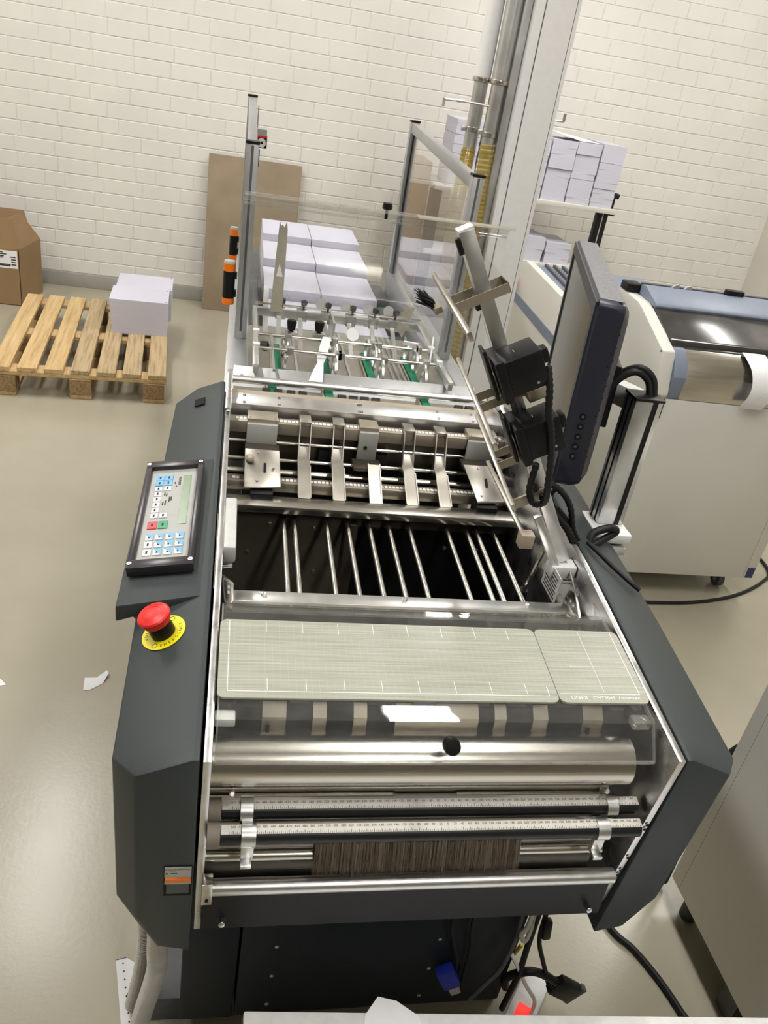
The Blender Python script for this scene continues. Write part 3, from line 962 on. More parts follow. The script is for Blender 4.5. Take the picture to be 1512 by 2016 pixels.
# ------------------------------------------------------------------ cutting mats on the clear cover
def rrect(x0, x1, y0, y1, r, n=6):
    pts = []
    for cx, cy, a0 in ((x1 - r, y1 - r, 0), (x0 + r, y1 - r, 90), (x0 + r, y0 + r, 180), (x1 - r, y0 + r, 270)):
        for k in range(n + 1):
            a = math.radians(a0 + 90 * k / n)
            pts.append((cx + r * math.cos(a), cy + r * math.sin(a)))
    return pts


def mat_z(y): return az(y) + 0.0042


def mat_line(mb, x0, y0, x1, y1, w_=0.0009):
    h = 0.0031
    mb.bar((x0, y0, mat_z(y0) + h), (x1, y1, mat_z(y1) + h), w_, 0.0004)


def cutting_mat(x0, x1, label):
    o = MB().prism([(x, y, mat_z(y)) for x, y in rrect(x0, x1, 0.773, 0.914, 0.010)], (0, 0, 0.003)).thing('cutting_mat', 'cutting_mat', label, 'cutting mat', (x0, 0.773, mat_z(0.773)), 'cutting mats')
    return o


ma = cutting_mat(0.0095, 0.4655, 'long pale green cutting mat, scratched, lying on the clear cover left of the lettered mat')
mb_ = cutting_mat(0.4665, 0.599, 'short pale green cutting mat at the right end with white LINEX lettering')
ln = MB()
mat_line(ln, 0.022, 0.784, 0.022, 0.911); mat_line(ln, 0.022, 0.784, 0.453, 0.784); mat_line(ln, 0.453, 0.784, 0.453, 0.800)
for i in range(9):
    mat_line(ln, 0.072 + i * 0.05, 0.786, 0.072 + i * 0.05, 0.806, 0.0006) if 0.072 + i * 0.05 < 0.455 else None
    mat_line(ln, 0.072 + i * 0.05, 0.890, 0.072 + i * 0.05, 0.911, 0.0006) if 0.072 + i * 0.05 < 0.455 else None
ln.build('printed_border', 'ink_white', ma)
ln = MB()
mat_line(ln, 0.470, 0.7885, 0.588, 0.7885); mat_line(ln, 0.588, 0.7885, 0.588, 0.911); mat_line(ln, 0.536, 0.792, 0.536, 0.911, 0.0005); mat_line(ln, 0.50, 0.840, 0.586, 0.840, 0.0005)
ln.build('printed_border', 'ink_white', mb_)
let = MB()
xd, yd = (1, 0, 0), (0, 1, SL)
for s_, x_, sz in (('LINEX', 0.4960, 0.0092), ('CMT3045', 0.5320, 0.0082), ('DENMARK', 0.5705, 0.0070)):
    let.add(*text_geo(s_, sz, (x_, 0.7815, mat_z(0.7815) + 0.0034), xd, yd))
let.build('lettering', 'ink_white', mb_)

# ------------------------------------------------------------------ swung-up camera arm
arm = thing('camera_arm', 'swung-up square metal arm carrying two black camera boxes and four sheet guides', 'camera arm', (0.59, 1.12, 0.945))
A0, A1 = V((0.585, 1.12, 0.955)), V((0.302, 1.12, 1.474))
ad = (A1 - A0).normalized()
an_ = V((0, 1, 0)).cross(ad).normalized()          # points to the right of / below the arm
an_ = an_ if an_.x > 0 else -an_


def B(mb, name, mat, par=None, bevel=0.0, **k):
    return mb.build(name, mat, par or arm, bevel, **k)


B(MB().bar(A0, A1, 0.022, 0.022, up=an_), 'arm_bar', 'aluminium', bevel=0.001)
B(MB().obox(A1 + ad * 0.0015, (0.0225, 0.0225, 0.003), (V((0, 1, 0)), an_, ad)), 'end_cap', 'white_plastic')
for f_ in (0.97, 0.83):
    p = A0.lerp(A1, f_) - an_ * 0.011 + V((0, -0.006, 0))
    B(MB().obox(p - an_ * 0.003, (0.024, 0.010, 0.008), (ad, V((0, 1, 0)), an_)), 'rubber_bumper', 'black', bevel=0.002)
B(MB().bar((0.575, 1.104, 0.938), (0.512, 1.104, 1.045), 0.010, 0.014, up=an_), 'arm_foot', 'aluminium', bevel=0.001)
B(MB().box(0.560, 0.6075, 1.095, 1.125, 0.928, 0.952), 'pivot_block', 'white_plastic', bevel=0.003)
B(MB().lathe([(0.004, 0), (0.004, 0.001)], (0.570, 1.0945, 0.940), (0, -1, 0), 14), 'pivot_pin', 'bronze_strip')
# sheet guides: long strips held by rectangular loops
for i, (x_, z_, y0, y1, dz) in enumerate(((0.305, 1.362, 1.000, 1.255, 0.014), (0.374, 1.209, 1.000, 1.265, 0.032), (0.424, 1.113, 1.000, 1.255, 0.036), (0.458, 1.058, 1.000, 1.240, 0.010))):
    g = B(MB().bar((x_, y0, z_), (x_, y1, z_ + dz), 0.0065, 0.014, up=ad), 'sheet_guide', 'steel_dull', bevel=0.0005)
    t_ = ((z_ - A0.z) * ad.z + (x_ - A0.x) * ad.x)
    pa = A0 + ad * t_
    end = pa + an_ * 0.034 + ad * (dz * 0.45)
    st = V((x_, 1.12, z_ + dz * 0.45)) + an_ * 0.002
    if i < 3:
        for yy in (1.102, 1.140):
            B(MB().obox(((st.x + end.x) / 2, yy, (st.z + end.z) / 2), ((end - st).length, 0.0016, 0.014), (an_, V((0, 1, 0)), ad)), 'loop_plate', 'beige_steel', g)
        B(MB().obox((end.x, 1.121, end.z), (0.0016, 0.0396, 0.014), (an_, V((0, 1, 0)), ad)), 'loop_end', 'dark_steel', g)
        B(MB().obox((st.x, 1.121, st.z), (0.0016, 0.0396, 0.014), (an_, V((0, 1, 0)), ad)), 'loop_end', 'dark_steel', g)
    else:
        B(MB().obox(((x_ + pa.x) / 2, 1.105, (z_ + pa.z) / 2), ((pa - V((x_, 1.12, z_))).length, 0.004, 0.018), (an_, V((0, 1, 0)), ad)), 'loop_plate', 'beige_steel', g)
        B(MB().box(x_ - 0.010, x_ + 0.012, 0.998, 1.018, z_ - 0.014, z_ + 0.010), 'end_block', 'bronze_strip', g, 0.002)
# small brush on the outermost guide
B(MB().obox((0.294, 1.16, 1.352), (0.012, 0.026, 0.009), (an_, V((0, 1, 0)), ad)), 'brush_holder', 'bronze_strip')
tuft = MB()
for i in range(60):
    p0 = V((0.288, 1.150 + 0.026 * random.random(), 1.350 + 0.012 * random.random()))
    tuft.cyl(p0, p0 + V((-0.022 + random.gauss(0, 0.004), random.gauss(0, 0.004), 0.012 + random.gauss(0, 0.003))), 0.0012, 4, 0.0005)
tag(B(tuft, 'brush_tuft', 'black'), kind='stuff')


# camera boxes
def camera_box(f_, w_):
    c = A0.lerp(A1, f_) + an_ * 0.016 + V((0, -0.041, 0))
    ax = (an_, V((0, 1, 0)), ad)
    o = B(MB().obox(c, (0.056, 0.058, 0.056), ax), 'camera_box', 'black', bevel=0.002)
    B(MB().obox(c - an_ * 0.034, (0.014, 0.066, 0.066), ax), 'lens_plate', 'black', o, 0.002)
    B(MB().obox(c - an_ * 0.047 + ad * 0.010, (0.005, 0.030, 0.080), ax), 'mount_plate', 'black', o, 0.001)
    for k in range(3):
        B(MB().ring(c - an_ * (0.0415 + 0.001 * k) + ad * (-0.004), -an_, 0.008 + 0.006 * k, 0.011 + 0.006 * k, 0.0012, 24), 'lens_ring', 'steel' if k == 1 else 'dark_steel', o)
    B(MB().obox(c + an_ * 0.033 + ad * 0.012 + V((0, -0.01, 0)), (0.012, 0.020, 0.022), ax), 'plug', 'black', o, 0.002)
    B(MB().lathe([(0.0022, 0), (0.0022, 0.001)], c + V((0, -0.0291, 0)) + an_ * 0.012 - ad * 0.018, (0, -1, 0), 12), 'screw', 'steel_rail', o)
    B(MB().obox(c + ad * 0.0284 - an_ * 0.005, (0.001, 0.008, 0.001), ax), 'slot', 'grey_plastic', o)
    return o


camera_box(0.655, 0)
camera_box(0.470, 0)
B(MB().obox(A0.lerp(A1, 0.56) + an_ * 0.030 + V((0, -0.012, 0)), (0.030, 0.04, 0.018), (an_, V((0, 1, 0)), ad)), 'camera_bracket', 'beige_steel', bevel=0.001)
B(MB().obox(A0.lerp(A1, 0.60) - an_ * 0.0, (0.004, 0.030, 0.10), (an_, V((0, 1, 0)), ad)), 'scale_plate', 'aluminium')


# ------------------------------------------------------------------ cables near the arm and the monitor
def cable(pts, r, name, label, mat='black_rubber', cat='cable', braid=False, sm=8, n=8, group=None):
    rf = (lambda i: r * (1 + 0.12 * ((i % 2) * 2 - 1))) if braid else None
    return MB().tube(pts, r, n, sm, rf).thing(name, mat, label, cat, pts[-1], group, angle=60)


cable([(0.445, 1.06, 1.315), (0.452, 1.05, 1.285), (0.458, 1.045, 1.250), (0.470, 1.045, 1.220), (0.482, 1.05, 1.18), (0.494, 1.06, 1.13), (0.506, 1.08, 1.085), (0.493, 1.09, 1.075), (0.480, 1.09, 1.10), (0.476, 1.08, 1.15)], 0.0055, 'braided_cable', 'black braided cable hanging in a loop below the two camera boxes', braid=True)
cable([(0.492, 1.10, 1.10), (0.523, 1.14, 1.069), (0.561, 1.15, 1.027), (0.593, 1.15, 0.998), (0.614, 1.15, 0.970), (0.632, 1.15, 0.955)], 0.0065, 'braided_cable', 'black braided cable running down to the right steel rail, lower one', braid=True)
cable([(0.505, 1.09, 1.085), (0.537, 1.15, 1.082), (0.571, 1.16, 1.062), (0.594, 1.16, 1.034), (0.611, 1.16, 0.990), (0.634, 1.165, 0.958)], 0.0055, 'braided_cable', 'ribbed black cable curving out beside the monitor foot to the right rail', braid=True)
cable([(0.640, 1.19, 0.945), (0.658, 1.18, 0.950), (0.668, 1.19, 0.968), (0.700, 1.195, 0.978), (0.716, 1.20, 0.968), (0.690, 1.19, 0.955), (0.652, 1.17, 0.944)], 0.0075, 'coiled_cable', 'thick black cable coiled on the white blocks at the monitor post foot')
cable([(0.640, 1.15, 0.972), (0.655, 1.12, 0.966), (0.672, 1.10, 0.956), (0.697, 1.07, 0.944), (0.712, 1.06, 0.936)], 0.004, 'thin_cable', 'thin black cable lying on the right grey cover in front of the post')
cable([(0.664, 1.30, 1.165), (0.676, 1.30, 1.215), (0.705, 1.295, 1.243), (0.733, 1.29, 1.232), (0.742, 1.28, 1.205)], 0.0065, 'monitor_cable', 'inner of two black cables arching from the monitor back into the post')
cable([(0.672, 1.32, 1.175), (0.686, 1.315, 1.225), (0.715, 1.30, 1.250), (0.742, 1.29, 1.236), (0.750, 1.28, 1.205)], 0.0065, 'monitor_cable', 'outer of two black cables arching from the monitor back into the post')

tj = thing('taped_joint', 'black taped cable joint lying beside the right steel rail', 'cable', (0.60, 1.165, 0.99))
MB().obox((0.585, 1.168, 1.012), (0.050, 0.018, 0.016), (V((0.75, 0, -0.66)), V((0, 1, 0)), V((0.66, 0, 0.75)))).build('tape_wrap', 'black', tj, 0.005)
MB().tube([(0.566, 1.168, 1.030), (0.556, 1.168, 1.050), (0.560, 1.165, 1.068)], 0.004, 8, 4).build('wire_end', 'black_rubber', tj)
MB().tube([(0.603, 1.168, 0.996), (0.622, 1.168, 0.975), (0.640, 1.165, 0.955)], 0.004, 8, 4).build('wire_end', 'black_rubber', tj)

# ------------------------------------------------------------------ monitor and post
mon = thing('monitor', 'dark navy widescreen monitor turned sideways, dusty on top, five buttons on its edge', 'monitor', (0.66, 1.47, 1.056))
md = V((0.2875, 0.9578, 0)).normalized()      # along the width, away from the viewer
mn = V((0.9578, -0.2875, 0)).normalized()     # from the screen to the back
mu = V((-0.030, 0.0, 1)).normalized()
m0 = V((0.570, 1.205, 1.054))


def mp(s, h, t): return m0 + md * s + mu * h + mn * t


W_, H_ = 0.555, 0.328


def Q(mb, name, mat, par=None, bevel=0.0, **k):
    return mb.build(name, mat, par or mon, bevel, **k)


def mslab(mb, s0, s1, h0, h1, t0, t1, ins=0.0):
    return mb.hexa([mp(s0, h0, t0), mp(s1, h0, t0), mp(s1 - ins, h0 + ins, t1), mp(s0 + ins, h0 + ins, t1), mp(s0, h1, t0), mp(s1, h1, t0), mp(s1 - ins, h1 - ins, t1), mp(s0 + ins, h1 - ins, t1)])


shell = []
for t_, ins in ((0.0, 0.004), (0.003, 0.0), (0.030, 0.0), (0.046, 0.004), (0.056, 0.016), (0.060, 0.035)):
    ring_ = []
    r_ = 0.012 + ins * 0.6
    for x_, z_ in rrect(ins, W_ - ins, ins, H_ - ins, r_, 5):
        ring_.append(mp(x_, z_, t_))
    shell.append(ring_)
Q(MB().loft(shell), 'casing', 'monitor_navy', angle=28)
bz = MB()
for q in ((0.004, W_ - 0.004, H_ - 0.026, H_ - 0.004), (0.004, W_ - 0.004, 0.004, 0.034), (0.004, 0.026, 0.034, H_ - 0.026), (W_ - 0.026, W_ - 0.004, 0.034, H_ - 0.026)):
    mslab(bz, *q, -0.003, 0.001)
Q(bz, 'bezel', 'monitor_navy')
mslab(sc := MB(), 0.026, W_ - 0.026, 0.034, H_ - 0.026, -0.0005, 0.001)
Q(sc, 'screen', 'screen')
mslab(du := MB(), 0.012, W_ - 0.012, H_ - 0.0005, H_ + 0.0006, 0.004, 0.043)
Q(du, 'dusty_top', 'monitor_dust')
for k in range(5):
    c = mp(0.0005, 0.060 + k * 0.0185, 0.022)
    Q(MB().ring(c, -md, 0.0030, 0.0058, 0.0016, 20), 'button_ring', 'black')
    Q(MB().lathe([(0.0030, 0), (0.0024, 0.002)], c, -md, 16), 'button', 'plinth_grey')
for k in range(26):
    c = mp(0.0012 if k % 2 else 0.0018, 0.020 + k * 0.0108, 0.041 if k % 2 else 0.046)
    Q(MB().lathe([(0.0012, 0), (0.0012, 0.0006)], c, -md, 8), 'vent_hole', 'slot_shade')
Q(MB().obox(mp(0.20, 0.13, 0.075), (0.12, 0.12, 0.030), (md, mu, mn)), 'wall_mount_plate', 'black', bevel=0.003)
Q(MB().bar(mp(0.20, 0.13, 0.085), (0.735, 1.31, 1.185), 0.030, 0.040), 'mount_arm', 'white_plastic', bevel=0.002)

post = thing('monitor_post', 'square aluminium profile post with a black slot holding the monitor', 'post', (0.73, 1.28, 0.93))
px0, px1, py0, py1 = 0.705, 0.758, 1.255, 1.300


def PO(mb, name, mat, bevel=0.0, par=None): return mb.build(name, mat, par or post, bevel)


PO(MB().box(px0, px1, py0, py1, 0.952, 1.204), 'profile', 'aluminium', 0.002)
PO(MB().box(px0 + 0.034, px0 + 0.043, py0 - 0.0012, py0 + 0.002, 0.952, 1.206), 'slot_cover', 'black')
for y_ in (1.268, 1.286):
    PO(MB().box(px0 - 0.0008, px0 + 0.002, y_, y_ + 0.004, 0.952, 1.204), 'groove', 'slot_shade')
PO(MB().box(px0 - 0.002, px1 + 0.002, py0 - 0.002, py1 + 0.002, 1.204, 1.209), 'end_cap', 'black', 0.001)
PO(MB().box(0.690, 0.762, 1.215, 1.305, 0.932, 0.952), 'foot_block', 'white_plastic', 0.003)
PO(MB().box(0.692, 0.752, 1.205, 1.300, 0.914, 0.929), 'foot_plate', 'aluminium', 0.002)
PO(MB().box(0.69, 0.735, 1.22, 1.30, 0.86, 0.916), 'foot_bracket', 'aluminium', 0.002)

# ------------------------------------------------------------------ sheet feeder behind
feed = thing('sheet_feeder', 'sheet feeder with green belts, thin wheels and steel cross rods behind the machine', 'feeder', (0.3, 2.4, 0))


def F(mb, name, mat, par=None, bevel=0.0, **k): return mb.build(name, mat, par or feed, bevel, **k)


F(MB().prism_x([(1.775, 0.952), (1.845, 0.985), (1.845, 0.955), (1.80, 0.930), (1.775, 0.935)], 0.010, 0.598), 'front_profile', 'aluminium_profile', bevel=0.001)
for x_ in (0.03, 0.13, 0.31, 0.42, 0.54):
    F(MB().lathe([(0.004, 0), (0.004, 0.001)], (x_, 1.815, 0.9715), (0, -0.42, 0.9), 12), 'screw', 'zinc')
F(MB().box(0.046, 0.585, 1.775, 2.30, 0.930, 0.942), 'bed_plate', 'steel_dull')
for x0, x1 in ((-0.010, 0.046), (0.585, 0.628)):
    F(MB().box(x0, x1, 1.775, 3.20, 0.62, 0.944), 'side_frame', 'aluminium_profile', bevel=0.002)
F(MB().box(0.046, 0.585, 1.72, 2.30, 0.10, 0.930), 'body', 'plinth_grey', bevel=0.004)
for x_ in (0.10, 0.53):
    for y_ in (1.78, 2.24):
        F(MB().cyl((x_, y_, 0), (x_, y_, 0.11), 0.022, 14), 'foot', 'black')
for x_ in (0.118, 0.243, 0.358, 0.472):
    bl = F(MB().box(x_ - 0.010, x_ + 0.010, 1.80, 2.13, 0.942, 0.951), 'belt', 'belt_green', bevel=0.002)
    F(MB().box(x_ - 0.017, x_ - 0.013, 1.80, 2.10, 0.942, 0.948), 'belt_guide', 'bronze_strip', bl)
for x0 in (0.045, 0.10, 0.215, 0.267, 0.49):
    for dx in (0, 0.026):
        F(MB().cyl((x0 + dx + 0.030, 1.712, 0.974), (x0 + dx + 0.048, 1.712, 0.974), 0.012, 16), 'black_wheel', 'black_rubber')
for x_ in (0.098, 0.226, 0.452):
    F(MB().box(x_ - 0.010, x_ + 0.010, 1.700, 1.760, 0.962, 0.980), 'belt_end', 'belt_green', bevel=0.002)
    F(MB().box(x_ - 0.016, x_ - 0.012, 1.700, 1.760, 0.962, 0.979), 'belt_end_guide', 'bronze_strip')
F(MB().box(0.012, 0.596, 1.700, 1.772, 0.945, 0.962), 'front_plate', 'steel_dull')
for x_ in (0.165, 0.300, 0.415, 0.43, 0.445):
    F(MB().box(x_, x_ + 0.006, 1.80, 2.29, 0.942, 0.947), 'bed_rail', 'zinc')
# rod frame above the bed
for x_ in (0.060, 0.526):
    F(MB().bar((x_, 1.805, 0.995), (x_, 2.262, 1.000), 0.012, 0.022), 'frame_bar', 'aluminium', bevel=0.001)
F(MB().bar((0.06, 2.25, 1.000), (0.53, 2.25, 1.000), 0.014, 0.022), 'cross_beam', 'aluminium', bevel=0.001)
F(MB().cyl((0.06, 2.258, 1.020), (0.53, 2.258, 1.020), 0.0035, 10), 'thin_rod', 'steel')
for y_ in (1.940, 2.048):
    F(MB().cyl((0.056, y_, 1.000), (0.530, y_, 1.000), 0.0048, 12), 'cross_rod', 'steel')
    for x_ in (0.062, 0.524):
        F(MB().box(x_ - 0.008, x_ + 0.008, y_ - 0.008, y_ + 0.008, 0.992, 1.012), 'rod_clamp', 'white_plastic', bevel=0.001)
F(MB().box(0.098, 0.104, 1.79, 2.05, 0.998, 1.003), 'flat_strip', 'aluminium')
# hold-down wheels
for x_, y_ in ((0.135, 1.965), (0.135, 2.075), (0.255, 1.905), (0.255, 2.070), (0.262, 1.99), (0.372, 1.905), (0.372, 2.030), (0.360, 2.09), (0.480, 1.895), (0.480, 2.020), (0.470, 2.10)):
    wh = F(MB().ring((x_ - 0.003, y_, 0.972), (1, 0, 0), 0.024, 0.031, 0.006, 24), 'hold_wheel', 'zinc')
    F(MB().bar((x_ + 0.006, y_, 0.972), (x_ + 0.006, y_ + 0.03 if y_ < 2.0 else y_ - 0.025, 1.000), 0.004, 0.010), 'wheel_arm', 'zinc', wh)
    F(MB().box(x_ + 0.002, x_ + 0.018, (1.930 if y_ < 2.0 else 2.038), (1.950 if y_ < 2.0 else 2.058), 0.990, 1.010), 'arm_clamp', 'zinc', wh, 0.001)
for x_ in (0.145, 0.255, 0.372, 0.485):
    lp = MB()
    for q in ((x_ - 0.009, x_ - 0.006, 1.845, 1.890), (x_ + 0.006, x_ + 0.009, 1.845, 1.890), (x_ - 0.009, x_ + 0.009, 1.842, 1.846), (x_ - 0.009, x_ + 0.009, 1.888, 1.892)):
        lp.box(*q, 0.948, 0.952)
    F(lp, 'wire_loop', 'zinc')
# clamps on the rear beam and hanging fingers
for x_ in (0.130, 0.190, 0.258, 0.328, 0.393, 0.452):
    cb = F(MB().box(x_ - 0.014, x_ + 0.014, 2.236, 2.266, 0.986, 1.016), 'beam_clamp', 'zinc', bevel=0.002)
    F(MB().lathe([(0.003, 0), (0.003, 0.010), (0.008, 0.012), (0.0095, 0.024), (0.004, 0.027)], (x_ + 0.004, 2.252, 1.016), (0, 0, 1), 14), 'clamp_knob', 'black', cb)
    F(MB().hexa([(x_ - 0.010, 2.10, 0.930), (x_ + 0.002, 2.10, 0.930), (x_ + 0.002, 2.103, 0.930), (x_ - 0.010, 2.103, 0.930), (x_ - 0.010, 2.236, 0.992), (x_ + 0.002, 2.236, 0.992), (x_ + 0.002, 2.236, 0.996), (x_ - 0.010, 2.236, 0.996)]), 'finger', 'zinc', cb)
    if x_ > 0.2:
        F(MB().lathe([(0.016, 0), (0.016, 0.002)], (x_ - 0.014, 2.275, 1.030), (0, -0.8, 0.5), 18), 'wing_disc', 'grey_plastic', cb)
for x_, y_ in ((0.152, 2.075), (0.225, 2.085)):
    kb = F(MB().box(x_ - 0.016, x_ + 0.016, y_ - 0.012, y_ + 0.012, 0.995, 1.008), 'knob_block', 'zinc', bevel=0.001)
    F(MB().lathe([(0.004, 0), (0.010, 0.004), (0.013, 0.024), (0.011, 0.029), (0.004, 0.030)], (x_, y_, 1.008), (0, 0, 1), 18), 'black_knob', 'black', kb)
F(MB().lathe([(0.004, 0), (0.011, 0.004), (0.013, 0.022), (0.005, 0.026)], (0.070, 2.005, 0.985), (1, -0.2, 0), 16), 'black_knob', 'black')
F(MB().lathe([(0.0165, 0), (0.018, 0.003), (0.0165, 0.006)], (0.313, 2.075, 1.012), (0.1, -0.8, 0.5), 28), 'white_wheel', 'white_plastic')
F(MB().bar((0.450, 2.06, 1.012), (0.49, 2.055, 1.010), 0.010, 0.010), 'white_tab', 'white_plastic')
F(MB().bar((0.512, 1.99, 0.985), (0.520, 2.03, 1.045), 0.004, 0.006), 'lever', 'white_plastic')
F(MB().box(0.268, 0.274, 2.14, 2.25, 0.93, 1.02), 'finger_plate', 'zinc')
F(MB().box(0.08, 0.53, 2.301, 2.309, 0.79, 0.925), 'stack_stop', 'plinth_grey')
# pile table
F(MB().box(0.048, 0.583, 2.31, 3.95, 0.760, 0.790), 'pile_table', 'plinth_grey', bevel=0.004)
for x_ in (0.095, 0.535):
    for y_ in (2.40, 3.85):
        F(MB().box(x_ - 0.03, x_ + 0.03, y_ - 0.03, y_ + 0.03, 0.0, 0.762), 'table_leg', 'aluminium_profile', bevel=0.003)
F(MB().box(0.050, 0.090, 2.34, 3.30, 0.790, 0.835), 'side_guide', 'plinth_grey', bevel=0.004)
for y_, z_ in ((2.50, 0.80), (2.78, 0.82), (3.05, 0.83)):
    F(MB().box(0.525, 0.580, y_, y_ + 0.20, 0.790, z_ + 0.03), 'side_block', 'plinth_grey', bevel=0.004)
F(MB().strip_x([(2.20, 0.935), (2.28, 0.955), (2.36, 0.990), (2.40, 1.03)], 0.085, 0.100, 0.002), 'side_finger', 'aluminium')

# curled paper strip lying on the feeder front
strip = MB()
pts = [(0.243, 2.045, 1.010), (0.235, 2.0, 1.0), (0.224, 1.95, 0.985), (0.218, 1.90, 0.990), (0.208, 1.84, 0.990), (0.200, 1.80, 0.978)]
wd = [0.016, 0.020, 0.019, 0.012, 0.020, 0.026]
for i in range(5):
    a, b2 = V(pts[i]), V(pts[i + 1])
    s0, s1 = V((wd[i] / 1.6, 0, 0)), V((wd[i + 1] / 1.6, 0, 0))
    up = V((0, 0, 0.0006))
    strip.hexa([b2 - s1, b2 + s1, a + s0, a - s0, b2 - s1 + up, b2 + s1 + up, a + s0 + up, a - s0 + up])
strip.thing('paper_strip', 'paper_white', 'twisted white paper strip resting across the feeder rods', 'paper', pts[-1])

# piles of printed sheets on the feeder table: four rows of two
rows = [(2.600, 0.855), (2.920, 0.887), (3.240, 0.918), (3.560, 0.946)]
rown = ['nearest row', 'second row', 'third row', 'farthest row']
for r_, (y0, zt) in enumerate(rows):
    for c_i, (x0, x1) in enumerate(((0.105, 0.308), (0.311, 0.515))):
        j = random.uniform(-0.004, 0.004)
        MB().box(x0, x1, y0 + j, y0 + 0.312 + j, 0.790, zt + j * 0.5).thing('sheet_pile', 'paper_stack', 'white sheet pile on the feeder table, %s, %s column' % (rown[r_], ('left', 'right')[c_i]), 'paper pile', ((x0 + x1) / 2, y0 + 0.15, 0.79), 'sheet piles on the feeder table', bevel=0.0015)

# ------------------------------------------------------------------ safety guards round the feeder
def guard_frame(name, label, xa, side):
    t = thing(name, label, 'guard frame', (xa, 2.6, 0))
    zn, zf = 1.430, 1.474
    for y_, z_, b0 in ((2.18, zn, 0.944), (3.15, zf, 0.944)):
        pst = MB().box(xa - 0.0155, xa + 0.0155, y_ - 0.0155, y_ + 0.0155, b0, z_).build('guard_post', 'aluminium_profile', t, 0.002)
        MB().box(xa - 0.003, xa + 0.003, y_ - 0.0160, y_ - 0.0148, b0 + 0.02, z_ - 0.003).build('post_groove', 'plinth_grey', pst)
        MB().box(xa - 0.0168, xa + 0.0168, y_ - 0.0168, y_ + 0.0168, z_, z_ + 0.006).build('post_cap', 'black', pst)
    MB().hexa([(xa - 0.012, 2.19, zn - 0.034), (xa + 0.012, 2.19, zn - 0.034), (xa + 0.012, 3.14, zf - 0.034), (xa - 0.012, 3.14, zf - 0.034), (xa - 0.012, 2.19, zn - 0.002), (xa + 0.012, 2.19, zn - 0.002), (xa + 0.012, 3.14, zf - 0.002), (xa - 0.012, 3.14, zf - 0.002)]).build('top_rail', 'aluminium_profile', t, 0.002)
    MB().box(xa - 0.004, xa + 0.004, 3.120, 3.131, 0.945, zf - 0.03).build('pane_seal', 'black', t)
    MB().hexa([(xa - 0.002, 2.20, 0.945), (xa + 0.002, 2.20, 0.945), (xa + 0.002, 3.13, 0.945), (xa - 0.002, 3.13, 0.945), (xa - 0.002, 2.20, zn - 0.03), (xa + 0.002, 2.20, zn - 0.03), (xa + 0.002, 3.13, zf - 0.03), (xa - 0.002, 3.13, zf - 0.03)]).build('pane', 'guard_pane', t)
    return t


gr = guard_frame('guard_frame', 'grey aluminium guard frame with clear pane, right of the feeder, before the hoses', 0.596, 1)
gl = guard_frame('guard_frame', 'grey aluminium guard frame, left of the feeder, with orange and black handles', 0.024, -1)
for y_, z0, z1, x_, rr in ((2.72, 1.018, 1.118, -0.010, 0.013), (2.18, 1.030, 1.140, -0.014, 0.0155)):
    hd = MB().cyl((x_, y_, z0 + 0.012), (x_, y_, z1 - 0.012), rr, 20).build('handle_grip', 'black', gl)
    MB().cyl((x_, y_, z1 - 0.022), (x_, y_, z1 - 0.002), rr * 1.01, 20).build('handle_ring', 'orange', hd)
    MB().cyl((x_, y_, z0 + 0.002), (x_, y_, z0 + 0.018), rr * 1.01, 20).build('handle_ring', 'orange', hd)
    MB().lathe([(rr * 1.01, 0), (rr * 0.9, 0.006), (rr * 0.3, 0.007)], (x_, y_, z1 - 0.002), (0, 0, 1), 20).build('handle_cap', 'grey_plastic', hd)
    MB().box(x_, 0.006, y_ - 0.008, y_ + 0.008, z1 - 0.040, z1 - 0.024).box(x_, 0.006, y_ - 0.008, y_ + 0.008, z0 + 0.022, z0 + 0.040).build('handle_mount', 'black', hd)
swt = MB().box(0.046, 0.082, 3.125, 3.165, 1.318, 1.352).build('safety_switch', 'black', gl, 0.002)
MB().box(0.044, 0.082, 3.123, 3.167, 1.352, 1.358).build('switch_stripe', 'stop_red', swt)
MB().box(0.044, 0.080, 3.125, 3.165, 1.358, 1.378).build('switch_top', 'zinc', swt)
MB().ring((0.064, 3.125, 1.336), (0, -1, 0), 0.005, 0.015, 0.004, 24).build('switch_dial', 'white_plastic', swt)
MB().box(0.044, 0.060, 3.13, 3.16, 1.255, 1.312).build('latch_box', 'black', gl, 0.003)
MB().box(0.044, 0.048, 3.14, 3.155, 1.38, 1.45).build('latch_plate', 'zinc', gl)

# clear shield across the feeder
shd = thing('clear_shield', 'clear acrylic shield with a bent top edge across the feeder, knob and tape on it', 'shield', (0.35, 2.13, 0.95))
MB().box(0.030, 0.690, 2.124, 2.128, 0.955, 1.310).build('shield_sheet', 'acrylic', shd)
MB().strip_x([(2.126, 1.308), (2.124, 1.318), (2.116, 1.324), (2.070, 1.331)], 0.012, 0.690, 0.004).build('shield_lip', 'acrylic_edge', shd)
MB().box(0.012, 0.690, 2.0685, 2.0715, 1.329, 1.336).build('lip_edge', 'acrylic_edge', shd)
MB().cyl((0.012, 2.126, 1.300), (0.690, 2.126, 1.300), 0.0035, 8).build('bend_edge', 'acrylic_edge', shd)
MB().box(0.44, 0.66, 2.069, 2.118, 1.3265, 1.3275).build('yellowed_tape', 'tape', shd)
MB().lathe([(0.004, -0.02), (0.004, 0.002), (0.011, 0.003), (0.013, 0.008), (0.011, 0.018), (0.004, 0.0185)], (0.360, 2.095, 1.331), (0, 0, 1), 20).build('shield_knob', 'black', shd)
tp = [(0.101, 1.250), (0.102, 1.268), (0.106, 1.256), (0.110, 1.262), (0.114, 1.254), (0.119, 1.268), (0.123, 1.250), (0.127, 1.04), (0.096, 1.04)]
MB().prism([(x, 2.1215, z) for x, z in tp], (0, 0.0022, 0)).build('tape_strip', 'tape', shd)
